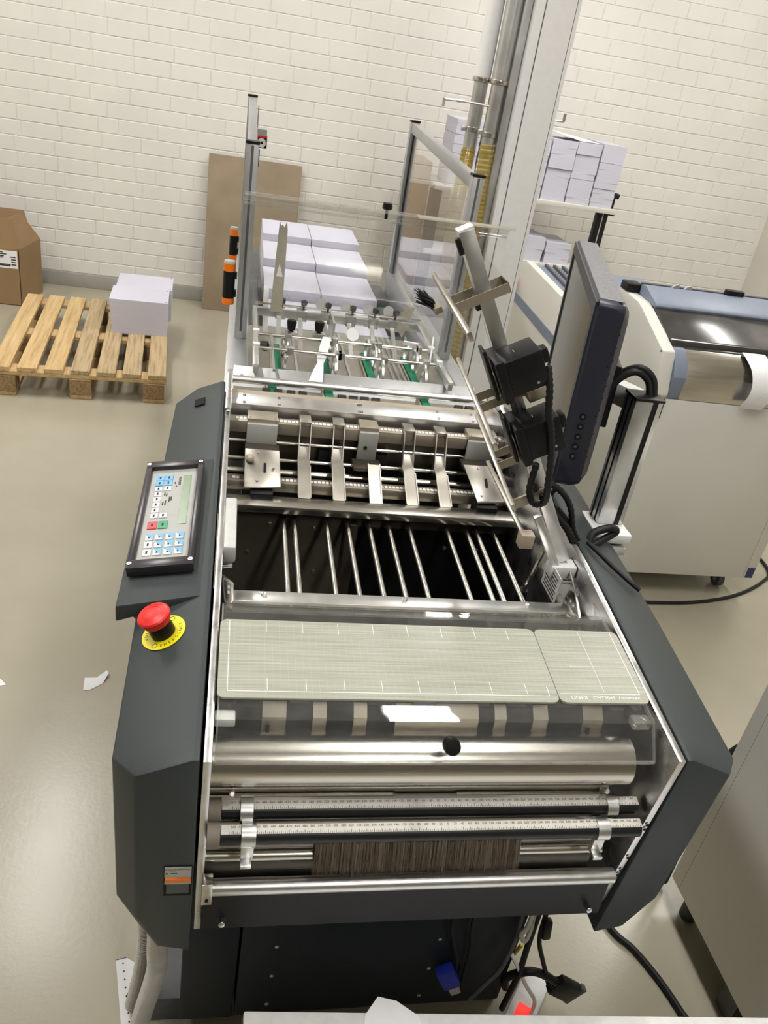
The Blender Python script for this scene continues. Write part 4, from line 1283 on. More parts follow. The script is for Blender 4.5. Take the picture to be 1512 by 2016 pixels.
MB().prism([(0.104, 2.1210, 1.132), (0.121, 2.1210, 1.132), (0.110, 2.1210, 1.165)], (0, 0.0006, 0)).build('tape_tear', 'paper_white', shd)
rem = MB()
for cx, cz in ((0.462, 1.075), (0.452, 1.03)):
    pl_ = [(cx + (0.012 + 0.010 * (k % 2)) * math.cos(k * 0.7), 2.1235, cz + (0.014 + 0.012 * (k % 2)) * math.sin(k * 0.7)) for k in range(9)]
    rem.prism(pl_, (0, 0.0008, 0))
rem.build('tape_scraps', 'tape', shd)

# ------------------------------------------------------------------ column, pipes and suction hoses
col = thing('steel_column', 'white painted steel column with two seams, behind the monitor', 'column', (1.01, 3.17, 0))
MB().box(0.936, 1.090, 3.10, 3.26, 0, CEIL).build('shaft', 'column_paint', col, 0.004)
MB().box(0.968, 1.072, 3.094, 3.102, 0, CEIL).build('cover_strip', 'column_paint', col, 0.002)
for x_ in (0.9665, 1.0735):
    MB().box(x_ - 0.0015, x_ + 0.0015, 3.0985, 3.101, 0, CEIL).build('seam', 'plinth_grey', col)
hk = MB().tube([(1.09, 3.17, 1.552), (1.120, 3.16, 1.552), (1.140, 3.15, 1.553)], 0.003, 8, 3).build('hook', 'zinc', col)
MB().box(1.134, 1.144, 3.148, 3.152, 1.553, 1.580).build('hook_tab', 'zinc', hk)
MB().box(0.905, 0.934, 3.14, 3.20, 0.0, CEIL).thing('mounting_rail', 'zinc', 'galvanised rail running up the left side of the white column', 'rail', (0.92, 3.17, 0), bevel=0.002)
for nm, x_, y_, mat, lb in (('a', 0.826, 3.22, 'column_paint', 'pale vertical suction pipe, the left one of the pair beside the column'), ('b', 0.878, 3.17, 'zinc', 'galvanised vertical suction pipe, nearer the column of the pair')):
    t = thing('suction_pipe', lb, 'pipe', (x_, y_, 1.42), group='suction pipes by the column')
    MB().cyl((x_, y_, 1.645), (x_, y_, CEIL), 0.030, 24).build('upper_pipe', mat, t)
    MB().cyl((x_, y_, 1.40 if nm == 'a' else 1.44), (x_, y_, 1.640), 0.026, 24).build('lower_pipe', 'zinc', t)
    MB().lathe([(0.026, 0), (0.0335, 0.004), (0.0345, 0.010), (0.0335, 0.016), (0.026, 0.020)], (x_, y_, 1.632), (0, 0, 1), 28).build('flange', 'steel', t)
    MB().lathe([(0.026, 0), (0.029, 0.002), (0.029, 0.016), (0.026, 0.018)], (x_, y_, 1.468 if nm == 'a' else 1.462), (0, 0, 1), 24).build('pipe_clamp', 'steel', t)
    MB().box(x_ - 0.045, x_ - 0.026, y_ - 0.01, y_ + 0.004, 1.468, 1.484).build('clamp_bolt', 'zinc', t, 0.002)
hp = {0: [(0.826, 3.22, 1.42), (0.812, 3.18, 1.30), (0.800, 3.15, 1.199), (0.802, 3.15, 1.095), (0.812, 3.15, 0.96), (0.826, 3.12, 0.70), (0.83, 3.10, 0.42), (0.80, 3.05, 0.16)],
      1: [(0.878, 3.17, 1.45), (0.880, 3.15, 1.30), (0.880, 3.12, 1.168), (0.872, 3.10, 1.03), (0.880, 3.10, 0.843), (0.883, 3.10, 0.669), (0.890, 3.10, 0.45), (0.90, 3.02, 0.16)]}
for k, lb in ((0, 'yellowish clear ribbed suction hose under the left pipe'), (1, 'yellowish clear ribbed suction hose close against the column')):
    t = thing('suction_hose', lb, 'hose', hp[k][-1], group='suction hoses')
    MB().tube(hp[k], 0.024, 14, 10).build('hose_wall', 'hose_clear', t)
    path = smooth_path(hp[k], 9)
    rb = MB()
    for i in range(1, len(path) - 1):
        rb.ring(path[i], path[i + 1] - path[i - 1], 0.0235, 0.0275, 0.009, 16)
    tag(rb.build('hose_ribs', 'hose_rib', t), kind='stuff')
br = thing('hook_bracket', 'thin grey steel rod with hooked end sticking out left from the pipes', 'bracket', (0.80, 3.10, 1.55))
MB().tube([(0.846, 3.13, 1.563), (0.76, 3.13, 1.566), (0.682, 3.13, 1.563)], 0.004, 8, 3).build('rod', 'zinc', br)
MB().box(0.677, 0.686, 3.126, 3.134, 1.540, 1.567).build('hook', 'zinc', br)
MB().lathe([(0.004, 0), (0.013, 0.002), (0.013, 0.006), (0.004, 0.008)], (0.735, 3.13, 1.560), (0, 0, 1), 5).build('clamp_nut', 'zinc', br)

# ------------------------------------------------------------------ light grey machine on the right
gm = thing('grey_machine', 'light grey binding machine on castors with blue-grey trim and dark hood', 'machine', (1.75, 3.0, 0))


def G(mb, name, mat, par=None, bevel=0.0, **k): return mb.build(name, mat, par or gm, bevel, **k)


sp = [(2.400, 0.100), (2.400, 0.806), (2.388, 0.82), (2.428, 0.960), (2.455, 0.968), (2.660, 1.040), (2.70, 1.050), (2.860, 1.056), (2.885, 1.040), (2.885, 0.10)]
G(MB().prism_x(sp, 1.400, 1.448), 'side_panel', 'grey_cabinet', bevel=0.006)
G(MB().prism_x(sp, 2.030, 2.072), 'side_panel', 'grey_cabinet', bevel=0.006)
G(MB().box(1.448, 2.030, 2.402, 2.88, 0.10, 0.804), 'front_panel', 'grey_cabinet', bevel=0.003)
G(MB().box(1.446, 1.450, 2.3985, 2.41, 0.735, 0.802), 'panel_gap', 'slot_shade')
G(MB().prism_x([(2.404, 0.806), (2.392, 0.885), (2.412, 0.925), (2.455, 0.965), (2.50, 0.965), (2.50, 0.806)], 1.448, 1.496), 'corner_trim', 'blue_grey', bevel=0.003)
G(MB().prism_x([(2.403, 0.806), (2.398, 0.890), (2.418, 0.926), (2.465, 0.962), (2.50, 0.962), (2.50, 0.806)], 1.496, 2.028), 'steel_front', 'steel', bevel=0.001)
G(MB().prism_x([(2.458, 0.955), (2.475, 0.968), (2.665, 1.046), (2.72, 1.046), (2.72, 0.95), (2.50, 0.94)], 1.449, 2.029), 'dark_hood', 'dark_hood', bevel=0.002)
G(MB().cyl((1.449, 2.492, 0.972), (2.029, 2.492, 0.972), 0.016, 20), 'hood_roller', 'dark_hood')
G(MB().prism_x([(2.665, 1.030), (2.655, 1.050), (2.668, 1.060), (2.770, 1.092), (2.81, 1.088), (2.84, 1.060), (2.875, 1.040), (2.875, 0.82), (2.72, 0.82)], 1.449, 2.029), 'top_cover', 'blue_grey', bevel=0.004)
G(MB().box(1.449, 2.029, 2.795, 2.812, 1.086, 1.094), 'top_edge', 'plinth_grey', bevel=0.001)
G(MB().box(1.40, 1.46, 2.80, 2.87, 1.054, 1.085), 'black_hinge', 'black', bevel=0.006)
G(MB().box(1.775, 1.845, 2.77, 2.80, 1.088, 1.110), 'black_clip', 'black', bevel=0.005)
for x_ in (1.56, 1.61):
    G(MB().prism([(x_, 2.785, 1.090), (x_ + 0.03, 2.785, 1.090), (x_ + 0.025, 2.785, 1.106), (x_ + 0.01, 2.785, 1.100)], (0, 0.01, 0)), 'small_latch', 'zinc')
G(MB().box(2.035, 2.066, 2.3985, 2.41, 0.104, 0.150), 'corner_patch', 'patch_navy')
G(MB().box(1.68, 1.76, 2.44, 2.50, 0.085, 0.101), 'underside_bracket', 'plinth_grey')
for x_, y_ in ((1.47, 2.50), (2.00, 2.50), (1.47, 3.90), (2.00, 3.90)):
    ca = G(MB().cyl((x_ - 0.012, y_, 0.032), (x_ + 0.012, y_, 0.032), 0.032, 20), 'caster_wheel', 'plinth_grey')
    G(MB().box(x_ - 0.018, x_ + 0.018, y_ - 0.022, y_ + 0.022, 0.055, 0.10), 'caster_fork', 'zinc', ca, 0.003)
    G(MB().cyl((x_ - 0.0135, y_, 0.032), (x_ + 0.0135, y_, 0.032), 0.012, 14), 'caster_hub', 'zinc', ca)
for y_, z_ in ((2.44, 0.955), (2.80, 0.86)):
    G(MB().lathe([(0.004, 0), (0.003, 0.001)], (1.400, y_, z_), (-1, 0, 0), 10), 'screw', 'plinth_grey')
# rear unit with the ribbed top
G(MB().prism_x([(2.89, 0.10), (2.89, 0.842), (3.36, 0.872), (3.94, 0.900), (4.03, 0.88), (4.05, 0.80), (4.05, 0.10)], 1.400, 1.440), 'rear_side_panel', 'grey_cabinet', bevel=0.005)
G(MB().prism_x([(2.89, 0.10), (2.89, 0.813), (3.94, 0.882), (4.05, 0.86), (4.05, 0.10)], 1.440, 2.03), 'rear_body', 'blue_grey', bevel=0.003)
for k in range(7):
    x_ = 1.50 + k * 0.045
    G(MB().hexa([(x_, 2.90, 0.812), (x_ + 0.014, 2.90, 0.812), (x_ + 0.014, 3.94, 0.880), (x_, 3.94, 0.880), (x_, 2.90, 0.827), (x_ + 0.014, 2.90, 0.827), (x_ + 0.014, 3.94, 0.895), (x_, 3.94, 0.895)]), 'rib', 'plinth_grey')
G(MB().hexa([(1.396, 2.95, 0.640), (1.401, 2.95, 0.640), (1.401, 4.02, 0.690), (1.396, 4.02, 0.690), (1.396, 2.95, 0.690), (1.401, 2.95, 0.690), (1.401, 4.02, 0.735), (1.396, 4.02, 0.735)]), 'blue_stripe', 'blue_grey')
sb = G(MB().box(1.345, 1.395, 3.99, 4.03, 0.755, 0.800), 'switch_box', 'grey_plastic', bevel=0.002)
G(MB().box(1.375, 1.398, 3.985, 3.992, 0.752, 0.797), 'red_switch', 'stop_red', sb)
G(MB().box(1.347, 1.368, 3.985, 3.992, 0.765, 0.790), 'grey_switch', 'plinth_grey', sb)
G(MB().box(1.35, 1.401, 3.995, 4.025, 0.735, 0.757), 'switch_bracket', 'black', sb)
# label strip hanging out of the machine
lbs = MB()
xs0, xs1 = 1.712, 1.800
prof2 = [(2.470, 0.972), (2.445, 0.962), (2.400, 0.935), (2.372, 0.900), (2.362, 0.865), (2.368, 0.83), (2.378, 0.805)]
wob = [0.0, 0.003, 0.010, 0.012, 0.010, 0.004, -0.002]
_sp = smooth_path([(wob[i], *prof2[i]) for i in range(len(prof2))], 5)
prof2 = [(p.y, p.z) for p in _sp]
wob = [p.x for p in _sp]
for i in range(len(prof2) - 1):
    (ya, za), (yb, zb) = prof2[i], prof2[i + 1]
    lbs.hexa([(xs0 + wob[i + 1], yb, zb), (xs1 + wob[i + 1], yb, zb), (xs1 + wob[i], ya, za), (xs0 + wob[i], ya, za), (xs0 + wob[i + 1], yb - 0.0008, zb), (xs1 + wob[i + 1], yb - 0.0008, zb), (xs1 + wob[i], ya - 0.0008, za), (xs0 + wob[i], ya - 0.0008, za)])
ls = lbs.thing('label_strip', 'paper_white', 'white curled paper strip hanging from the dark hood of the light grey machine', 'paper', (1.756, 2.37, 0.805))
mk = MB()
for k in range(7):
    mk.box(1.769 + k * 0.0045, 1.772 + k * 0.0045, 2.3605, 2.3615, 0.868, 0.874 + 0.004 * (k % 2))
mk.build('printed_marks', 'ink_white', ls)

# ------------------------------------------------------------------ shelf with paper blocks by the wall
shelf = thing('paper_shelf', 'beige wooden shelf on black steel posts against the brick wall', 'shelf', (1.7, 5.2, 0))
MB().box(1.12, 2.270, 4.99, 5.48, 1.030, 1.058).build('shelf_board', 'cream_edge', shelf, 0.002)
MB().box(1.12, 2.200, 5.00, 5.48, 0.660, 0.688).build('shelf_board', 'cream_edge', shelf, 0.002)
for x_, y_ in ((2.205, 5.04), (1.14, 5.04), (1.14, 5.44)):
    ps = MB().box(x_ - 0.034, x_ + 0.034, y_ - 0.025, y_ + 0.025, 0, 1.030).build('shelf_post', 'black', shelf, 0.002)
    if x_ > 2:
        MB().box(x_ - 0.003, x_ + 0.003, y_ - 0.0262, y_ - 0.0245, 0.1, 1.03).build('post_slot', 'light_grey', ps)
MB().box(2.200, 2.285, 5.03, 5.06, 1.018, 1.029).build('board_bracket', 'black', shelf)
MB().cyl((2.262, 5.05, 1.135), (2.288, 5.05, 1.130), 0.016, 14).build('black_pin', 'black', shelf)
MB().box(2.262, 2.268, 5.04, 5.06, 1.058, 1.135).build('pin_holder', 'black', shelf)


def paper_block(x0, x1, y0, y1, z0, z1, label, tilt=0.0, group='paper blocks on the shelf'):
    m = MB()
    n = 4
    for i in range(n):   # a loosely stacked block: slices slightly out of line
        za, zb = z0 + (z1 - z0) * i / n, z0 + (z1 - z0) * (i + 1) / n
        j = random.uniform(-0.002, 0.002)
        s_ = tilt * (za - z0)
        m.hexa([(x0 + j + s_, y0 + j, za), (x1 + j + s_, y0 - j, za), (x1 + j + s_, y1, za), (x0 + j + s_, y1, za), (x0 + j + s_, y0 + j, zb), (x1 + j + s_, y0 - j, zb), (x1 + j + s_, y1, zb), (x0 + j + s_, y1, zb)])
    return m.thing('paper_block', 'paper_stack', label, 'paper block', ((x0 + x1) / 2, (y0 + y1) / 2, z0), group)


cols = [('right-hand column', 2.095, 2.238, (1.058, 1.165, 1.310, 1.412)), ('second column from the right', 1.936, 2.086, (1.058, 1.200, 1.335, 1.402)), ('third column from the right', 1.778, 1.930, (1.058, 1.240, 1.398)), ('fourth column from the right', 1.620, 1.768, (1.058, 1.13, 1.27, 1.385)),
        ('left-hand column, behind the hoses', 1.19, 1.340, (1.058, 1.24, 1.34, 1.42)), ('second column from the left', 1.35, 1.50, (1.058, 1.26, 1.40))]
lv = ('bottom', 'middle', 'top')
for nm, x0, x1, zs in cols:
    for i in range(len(zs) - 1):
        lvl = lv[i] if len(zs) == 4 else ('bottom', 'top')[i]
        paper_block(x0, x1, 5.00 + random.uniform(0, 0.01), 5.30, zs[i], zs[i + 1] - 0.002, 'white paper block on the upper shelf, %s, %s of its column' % (nm, lvl), 0.0)
paper_block(1.725, 1.880, 5.03, 5.32, 0.688, 0.835, 'crumpled white paper block on the lower shelf, left one of two', 0.04, 'paper blocks on the lower shelf')
paper_block(1.900, 2.060, 5.03, 5.32, 0.688, 0.815, 'white paper block on the lower shelf, leaning, right one of two', -0.05, 'paper blocks on the lower shelf')
MB().prism([(1.95, 5.03, 1.4025), (2.08, 5.03, 1.404), (2.08, 5.25, 1.404), (1.82, 5.25, 1.43), (1.80, 5.03, 1.428)], (0, 0, 0.0015)).thing('loose_sheet', 'paper_white', 'loose sheet curling up on top of the shelf blocks', 'paper', (1.95, 5.1, 1.40))
MB().box(1.00, 1.112, 5.12, 5.46, 0, 1.16).thing('brown_panel', 'cardboard', 'tall brown board standing at the left end of the paper shelf', 'board', (1.05, 5.3, 0), bevel=0.003)

# ------------------------------------------------------------------ pallet, boxes and board by the wall
pal = thing('wooden_pallet', 'pale wooden pallet with seven top boards lying on the floor', 'pallet', (-0.742, 4.455, 0), 0.075)


def PL(mb, name, mat, bevel=0.002): return mb.build(name, mat, pal, bevel, seg=1)


for i in range(7):
    x_ = -0.355 + i * 0.1183
    j = random.uniform(-0.006, 0.006)
    PL(MB().box(x_ - 0.043, x_ + 0.043, -0.60 + j, 0.60 + j, 0.122, 0.144), 'top_board', 'pine' if i < 3 else 'pine_weathered')
for y_ in (-0.545, 0.0, 0.545):
    PL(MB().box(-0.400, 0.400, y_ - 0.05, y_ + 0.05, 0.100, 0.122), 'stringer_board', 'pine')
    for x_ in (-0.340, 0.0, 0.340):
        PL(MB().box(x_ - 0.05, x_ + 0.05, y_ - 0.06, y_ + 0.06, 0.022, 0.100), 'block', 'wood_block')
for x_ in (-0.340, 0.0, 0.340):
    PL(MB().box(x_ - 0.05, x_ + 0.05, -0.60, 0.60, 0.0, 0.022), 'bottom_board', 'pine')
for (y0, y1, zt, lb) in ((4.475, 4.735, 0.330, 'white paper stack on the pallet, the nearer of two'), (4.745, 5.015, 0.328, 'white paper stack on the pallet, the farther of two')):
    st = thing('paper_stack', lb, 'paper stack', (-0.5, (y0 + y1) / 2, 0.144), 0.05, 'paper stacks on the pallet')
    hw, hd = 0.150, (y1 - y0) / 2
    MB().hexa([(-hw + 0.008, -hd, 0), (hw - 0.004, -hd, 0), (hw - 0.004, hd, 0), (-hw + 0.008, hd, 0), (-hw - 0.004, -hd - 0.004, zt - 0.144), (hw, -hd - 0.004, zt - 0.144), (hw, hd, zt - 0.144), (-hw - 0.004, hd, zt - 0.144)]).build('sheets', 'paper_stack', st)
    MB().cyl((hw - 0.012, hd - 0.02, zt - 0.1441), (hw - 0.012, hd - 0.02, zt - 0.1436), 0.005, 12).cyl((hw - 0.012, -hd + 0.02, zt - 0.1441), (hw - 0.012, -hd + 0.02, zt - 0.1436), 0.005, 12).build('corner_mark', 'ink', st)

bx = thing('cardboard_box', 'open brown cardboard box with white labels beside the pallet', 'box', (-1.5, 5.4, 0))
x0, x1, y0, y1, h = -1.78, -1.268, 5.215, 5.56, 0.340


def BX(mb, name, mat='cardboard', par=None): return mb.build(name, mat, par or bx, 0.0)


BX(MB().box(x0, x1, y0, y0 + 0.004, 0, h).box(x0, x1, y1 - 0.004, y1, 0, h).box(x0, x0 + 0.004, y0, y1, 0, h).box(x0, x1, y0, y1, 0, 0.004), 'carton')
BX(MB().hexa([(x1 - 0.004, y0, 0), (x1, y0, 0), (x1 + 0.05, y1, 0), (x1 + 0.046, y1, 0), (x1 - 0.004, y0, h), (x1, y0, h), (x1 + 0.05, y1, h), (x1 + 0.046, y1, h)]), 'side_wall')
BX(MB().hexa([(x0, y0, h), (x1, y0, h), (x1, y0 + 0.004, h), (x0, y0 + 0.004, h), (x0, y0 + 0.03, h + 0.17), (x1 - 0.03, y0 + 0.03, h + 0.17), (x1 - 0.03, y0 + 0.034, h + 0.17), (x0, y0 + 0.034, h + 0.17)]), 'flap')
BX(MB().hexa([(x1, y0 + 0.006, h), (x1 + 0.05, y1, h), (x1 + 0.046, y1, h), (x1 - 0.004, y0 + 0.006, h), (x1 - 0.085, y0 + 0.03, h + 0.155), (x1 - 0.045, y1 - 0.05, h + 0.15), (x1 - 0.049, y1 - 0.05, h + 0.15), (x1 - 0.089, y0 + 0.03, h + 0.155)]), 'flap')
BX(MB().hexa([(x0, y1 - 0.004, h), (x1, y1 - 0.004, h), (x1, y1, h), (x0, y1, h), (x0, y1 + 0.05, h + 0.15), (x1 - 0.05, y1 + 0.05, h + 0.15), (x1 - 0.05, y1 + 0.054, h + 0.15), (x0, y1 + 0.054, h + 0.15)]), 'flap')
lb = BX(MB().box(x1 - 0.150, x1 - 0.010, y0 - 0.0012, y0, h - 0.115, h - 0.012), 'label', 'paper_white')
pr = MB()
for k, (a, b2, z_) in enumerate(((0.140, 0.09, 0.020), (0.138, 0.07, 0.030), (0.138, 0.085, 0.042), (0.13, 0.09, 0.050), (0.05, 0.02, 0.045), (0.13, 0.05, 0.090), (0.135, 0.05, 0.097), (0.045, 0.018, 0.06), (0.045, 0.018, 0.075), (0.045, 0.018, 0.09))):
    pr.box(x1 - a, x1 - b2, y0 - 0.0018, y0 - 0.0012, h - z_ - 0.006, h - z_)
BX(pr, 'label_print', 'ink', lb)
fl2 = V((x1 - 0.03, y0 + 0.07, h + 0.045))
BX(MB().hexa([(x1 - 0.006, y0 + 0.025, h + 0.004), (x1 + 0.012, y0 + 0.15, h + 0.004), (x1 + 0.010, y0 + 0.15, h + 0.004), (x1 - 0.008, y0 + 0.025, h + 0.004), (x1 - 0.05, y0 + 0.035, h + 0.085), (x1 - 0.036, y0 + 0.14, h + 0.085), (x1 - 0.0385, y0 + 0.14, h + 0.085), (x1 - 0.0525, y0 + 0.035, h + 0.085)]), 'label', 'paper_white')

fb = thing('fibreboard_sheet', 'large brown fibreboard sheet leaning against the brick wall', 'board', (0.09, 5.6, 0))
MB().hexa([(-0.205, 5.56, 0.0), (0.385, 5.56, 0.0), (0.385, 5.572, 0.0), (-0.205, 5.572, 0.0), (-0.205, 5.700, 0.965), (0.385, 5.688, 0.965), (0.385, 5.700, 0.965), (-0.205, 5.712, 0.965)]).build('sheet', 'fibreboard', fb, 0.004)

# ------------------------------------------------------------------ cabinet at the right edge
cab = thing('steel_cabinet', 'taupe metal cabinet at the right edge beside the machine corner', 'cabinet', (1.4, 0.7, 0))


def CB(mb, name, mat, par=None, bevel=0.0): return mb.build(name, mat, par or cab, bevel)


CB(MB().box(1.104, 1.75, 0.10, 1.118, 0.080, 0.95), 'body', 'taupe_cabinet', bevel=0.002)
dr = CB(MB().box(1.096, 1.105, 0.12, 1.075, 0.092, 0.935), 'door', 'taupe_cabinet', bevel=0.002)
CB(MB().box(1.1025, 1.1045, 0.114, 1.081, 0.086, 0.941), 'door_gap', 'slot_shade')
for x_, y_ in ((1.15, 1.07), (1.15, 0.16), (1.70, 1.07), (1.70, 0.16)):
    CB(MB().cyl((x_, y_, 0), (x_, y_, 0.082), 0.020, 16), 'foot', 'plinth_grey')
CB(MB().box(1.115, 1.150, 0.82, 0.87, 0.0, 0.081), 'middle_foot', 'plinth_grey')

# ------------------------------------------------------------------ low delivery table with sheets, bottom edge of view
dt = thing('delivery_table', 'low white table edge just in front of the machine base', 'table', (0.5, 0.45, 0))
MB().hexa([(0.076, 0.10, 0.430), (1.05, 0.05, 0.430), (1.05, 0.594, 0.430), (0.076, 0.664, 0.430), (0.076, 0.10, 0.448), (1.05, 0.05, 0.448), (1.05, 0.594, 0.448), (0.076, 0.664, 0.448)]).build('table_top', 'white_plastic', dt, 0.003)
for x_, y_ in ((0.12, 0.58), (1.0, 0.53), (0.12, 0.14), (1.0, 0.10)):
    MB().box(x_ - 0.015, x_ + 0.015, y_ - 0.015, y_ + 0.015, 0, 0.431).build('table_leg', 'aluminium_profile', dt, 0.002)
MB().prism([(0.20, 0.30, 0.4495), (0.42, 0.30, 0.4495), (0.33, 0.640, 0.4495), (0.300, 0.662, 0.452), (0.272, 0.668, 0.4555), (0.250, 0.645, 0.4495)], (0, 0, 0.0008)).thing('loose_sheet', 'paper_white', 'white punched sheet with a curled corner on the low table', 'paper', (0.3, 0.45, 0.449))
# power strip
pw = thing('power_strip', 'white power strip with a lit red switch on the floor below the cables', 'power strip', (0.64, 0.84, 0))
pd = V((0.62, 0.78, 0)).normalized(); ps_ = V((0.78, -0.62, 0)).normalized()
MB().obox((0.662, 0.858, 0.0225), (0.17, 0.058, 0.045), (pd, ps_, V((0, 0, 1)))).build('strip_body', 'white_plastic', pw, 0.008)
MB().obox((0.655, 0.849, 0.0462), (0.030, 0.026, 0.006), (pd, ps_, V((0, 0, 1)))).build('rocker_switch', 'red_indicator', pw, 0.002)

# cables hanging below the machine
cable([(0.440, 0.84, 0.52), (0.446, 0.845, 0.357), (0.461, 0.85, 0.296), (0.480, 0.85, 0.23), (0.486, 0.85, 0.15)], 0.0035, 'hanging_cable', 'thin dark cable hanging under the machine above the blue plug')
cable([(0.490, 0.84, 0.52), (0.487, 0.85, 0.354), (0.499, 0.85, 0.263), (0.504, 0.85, 0.166), (0.520, 0.86, 0.10)], 0.0035, 'hanging_cable', 'thin dark cable hanging straight down right of the blue plug')
cable([(0.565, 0.84, 0.52), (0.578, 0.85, 0.363), (0.582, 0.85, 0.288), (0.571, 0.845, 0.209), (0.549, 0.84, 0.17), (0.525, 0.84, 0.118)], 0.0045, 'hanging_cable', 'grey cable bending left towards its plug below the machine', 'plinth_grey')
cable([(0.600, 0.84, 0.52), (0.608, 0.85, 0.362), (0.611, 0.85, 0.27), (0.615, 0.85, 0.173), (0.608, 0.85, 0.06)], 0.006, 'hanging_cable', 'thick black cable hanging down to the power strip')
cable([(0.618, 0.85, 0.52), (0.623, 0.85, 0.361), (0.630, 0.85, 0.284), (0.655, 0.85, 0.215), (0.676, 0.85, 0.165)], 0.0045, 'hanging_cable', 'black cable hanging behind the big connector plug')
cable([(0.612, 0.87, 0.10), (0.600, 0.86, 0.15), (0.633, 0.85, 0.184), (0.668, 0.85, 0.170), (0.700, 0.85, 0.142)], 0.0085, 'hanging_cable', 'thick black cable arching over to the big black connector plug')
cable([(0.590, 0.86, 0.23), (0.609, 0.85, 0.198), (0.640, 0.85, 0.137), (0.672, 0.85, 0.081), (0.676, 0.85, 0.035)], 0.004, 'hanging_cable', 'white cable running down into the power strip', 'white_plastic')
cable([(0.655, 0.93, 0.14), (0.640, 0.93, 0.09), (0.628, 0.93, 0.02)], 0.004, 'hanging_cable', 'yellow wire beside the power strip', 'yellow_wire')
cable([(0.590, 0.85, 0.50), (0.594, 0.85, 0.40), (0.590, 0.84, 0.345), (0.582, 0.84, 0.318), (0.596, 0.84, 0.300), (0.604, 0.85, 0.335), (0.600, 0.85, 0.38)], 0.0045, 'hanging_cable', 'light grey cable loop hanging below the machine right corner', 'hose_grey')
bp_ = thing('blue_plug', 'dark blue plug hanging in front of the machine base', 'plug', (0.468, 0.845, 0.19))
ax3 = (V((0.45, 0, -0.9)), V((0, 1, 0)), V((0.9, 0, 0.45)))
MB().obox((0.470, 0.845, 0.190), (0.058, 0.022, 0.034), ax3).build('plug_body', 'blue_plug', bp_, 0.004)
MB().obox((0.490, 0.845, 0.150), (0.022, 0.014, 0.020), ax3).build('plug_pins', 'light_grey', bp_, 0.002)
cp = thing('connector_plug', 'large black connector plug hanging at the right of the base', 'plug', (0.735, 0.85, 0.11))
ax4 = (V((0.80, 0, -0.6)), V((0, 1, 0)), V((0.6, 0, 0.8)))
MB().obox((0.724, 0.85, 0.119), (0.060, 0.020, 0.046), ax4).build('connector_body', 'black', cp, 0.004)
MB().obox((0.752, 0.85, 0.098), (0.012, 0.014, 0.052), ax4).build('connector_face', 'plinth_grey', cp, 0.001)
for k in range(4):
    MB().obox(V((0.700, 0.85, 0.137)) - ax4[0] * (0.006 * k), (0.003, 0.018 - 0.002 * k, 0.022 - 0.002 * k), ax4).build('strain_relief', 'black', cp)
fp = thing('cable_coupler', 'small black inline coupler on the cable under the right corner', 'plug', (0.63, 0.85, 0.32))
MB().obox((0.632, 0.845, 0.325), (0.016, 0.014, 0.052), (V((1, 0, 0.15)), V((0, 1, 0)), V((-0.15, 0, 1)))).build('coupler_body', 'black', fp, 0.003)

# ribbed grey conduit on the left
for nm, pts, lb in (('a', [(-0.055, 0.800, 0.53), (-0.058, 0.83, 0.338), (-0.058, 0.835, 0.281), (-0.068, 0.84, 0.208), (-0.080, 0.85, 0.13), (-0.094, 0.86, 0.022)], 'ribbed light grey conduit hanging under the left cover, front one'),
                    ('b', [(-0.078, 0.880, 0.53), (-0.080, 0.90, 0.30), (-0.082, 0.90, 0.227), (-0.090, 0.91, 0.135), (-0.105, 0.92, 0.020)], 'ribbed light grey conduit hanging under the left cover, rear one')):
    path = smooth_path(pts, 20)
    MB().tube(path, 0.0150, 16, 0, lambda i: 0.0172 if i % 2 else 0.0128).thing('ribbed_conduit', 'hose_grey', lb, 'conduit', pts[-1], 'ribbed conduits', angle=15)

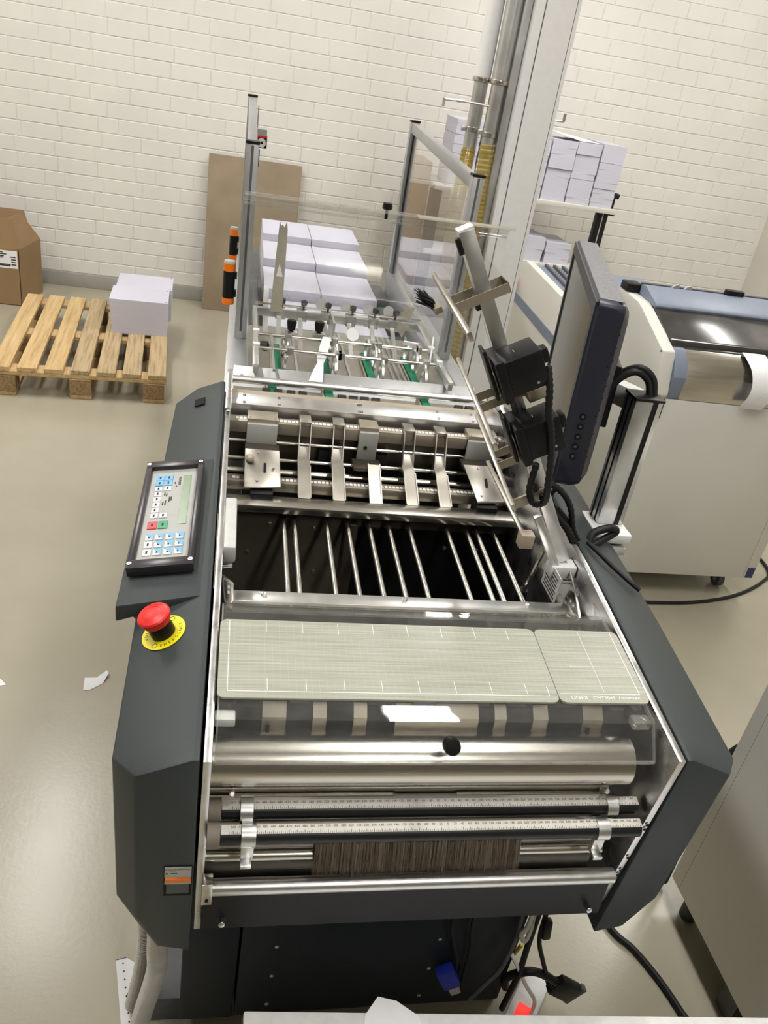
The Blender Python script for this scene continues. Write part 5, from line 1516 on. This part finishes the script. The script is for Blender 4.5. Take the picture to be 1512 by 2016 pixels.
# floor cables and paper scraps
cable([(0.88, 1.13, 0.008), (0.922, 1.074, 0.008), (0.945, 1.023, 0.008), (0.973, 0.985, 0.008), (1.002, 0.915, 0.008), (1.019, 0.849, 0.008), (1.028, 0.80, 0.008), (1.03, 0.6, 0.008)], 0.0075, 'floor_cable', 'black cable on the floor between the machine and the taupe cabinet')
cable([(1.30, 2.42, 0.007), (1.554, 2.351, 0.007), (1.678, 2.343, 0.007), (1.861, 2.361, 0.007), (2.049, 2.418, 0.007), (2.226, 2.52, 0.007), (2.317, 2.621, 0.007), (2.34, 2.85, 0.007)], 0.0065, 'floor_cable', 'black cable curving on the floor in front of the light grey machine')
cable([(1.46, 2.30, 0.006), (1.50, 2.42, 0.006), (1.51, 2.60, 0.006)], 0.006, 'floor_cable', 'short grey cable end under the light grey machine', 'plinth_grey')
cable([(1.118, 1.150, 0.02), (1.116, 1.150, 0.25), (1.122, 1.150, 0.40), (1.150, 1.150, 0.47), (1.25, 1.155, 0.50)], 0.011, 'cabinet_cable', 'black cable rising behind the far edge of the taupe cabinet')


def scrap(pts, label, rise=0.0):
    m = MB().prism([(x, y, 0.0008 + z) for x, y, z in pts], (0, 0, 0.0006))
    return m.thing('paper_scrap', 'paper_white', label, 'paper scrap', (pts[0][0], pts[0][1], 0))


scrap([(-0.350, 1.862, 0), (-0.318, 1.864, 0), (-0.292, 1.882, 0.012), (-0.286, 1.873, 0.010), (-0.297, 1.840, 0), (-0.331, 1.810, 0), (-0.346, 1.812, 0)], 'torn white paper scrap on the floor left of the stop button')
scrap([(-0.60, 1.865, 0), (-0.571, 1.850, 0), (-0.551, 1.827, 0), (-0.60, 1.815, 0)], 'white paper corner at the left edge of the floor')
scrap([(1.60, 2.30, 0), (1.62, 2.31, 0), (1.615, 2.285, 0)], 'tiny white paper chip on the floor before the light grey machine')
ls2 = thing('perforated_strip', 'white perforated paper strip on the floor beside the ribbed conduit', 'paper strip', (-0.12, 0.95, 0))
MB().prism([(-0.152, 1.022, 0.002), (-0.131, 1.027, 0.002), (-0.080, 0.80, 0.002), (-0.105, 0.795, 0.002)], (0, 0, 0.0006)).build('strip', 'paper_white', ls2)
MB().prism([(-0.131, 1.026, 0.0028), (-0.098, 1.002, 0.006), (-0.106, 0.965, 0.004), (-0.120, 0.975, 0.0028)], (0, 0, 0.0006)).build('torn_flap', 'paper_white', ls2)
hl = MB()
for k in range(13):
    hl.lathe([(0.0017, 0), (0.0017, 0.0004)], (-0.137 + 0.0037 * k, 1.015 - 0.0165 * k, 0.0026), (0, 0, 1), 10)
hl.box(-0.122, -0.1195, 0.925, 0.955, 0.0026, 0.003)
hl.obox((-0.1415, 1.0245, 0.0028), (0.022, 0.0012, 0.0004), (V((1, 0.22, 0)), V((-0.22, 1, 0)), V((0, 0, 1))))
hl.build('holes', 'ink', ls2)
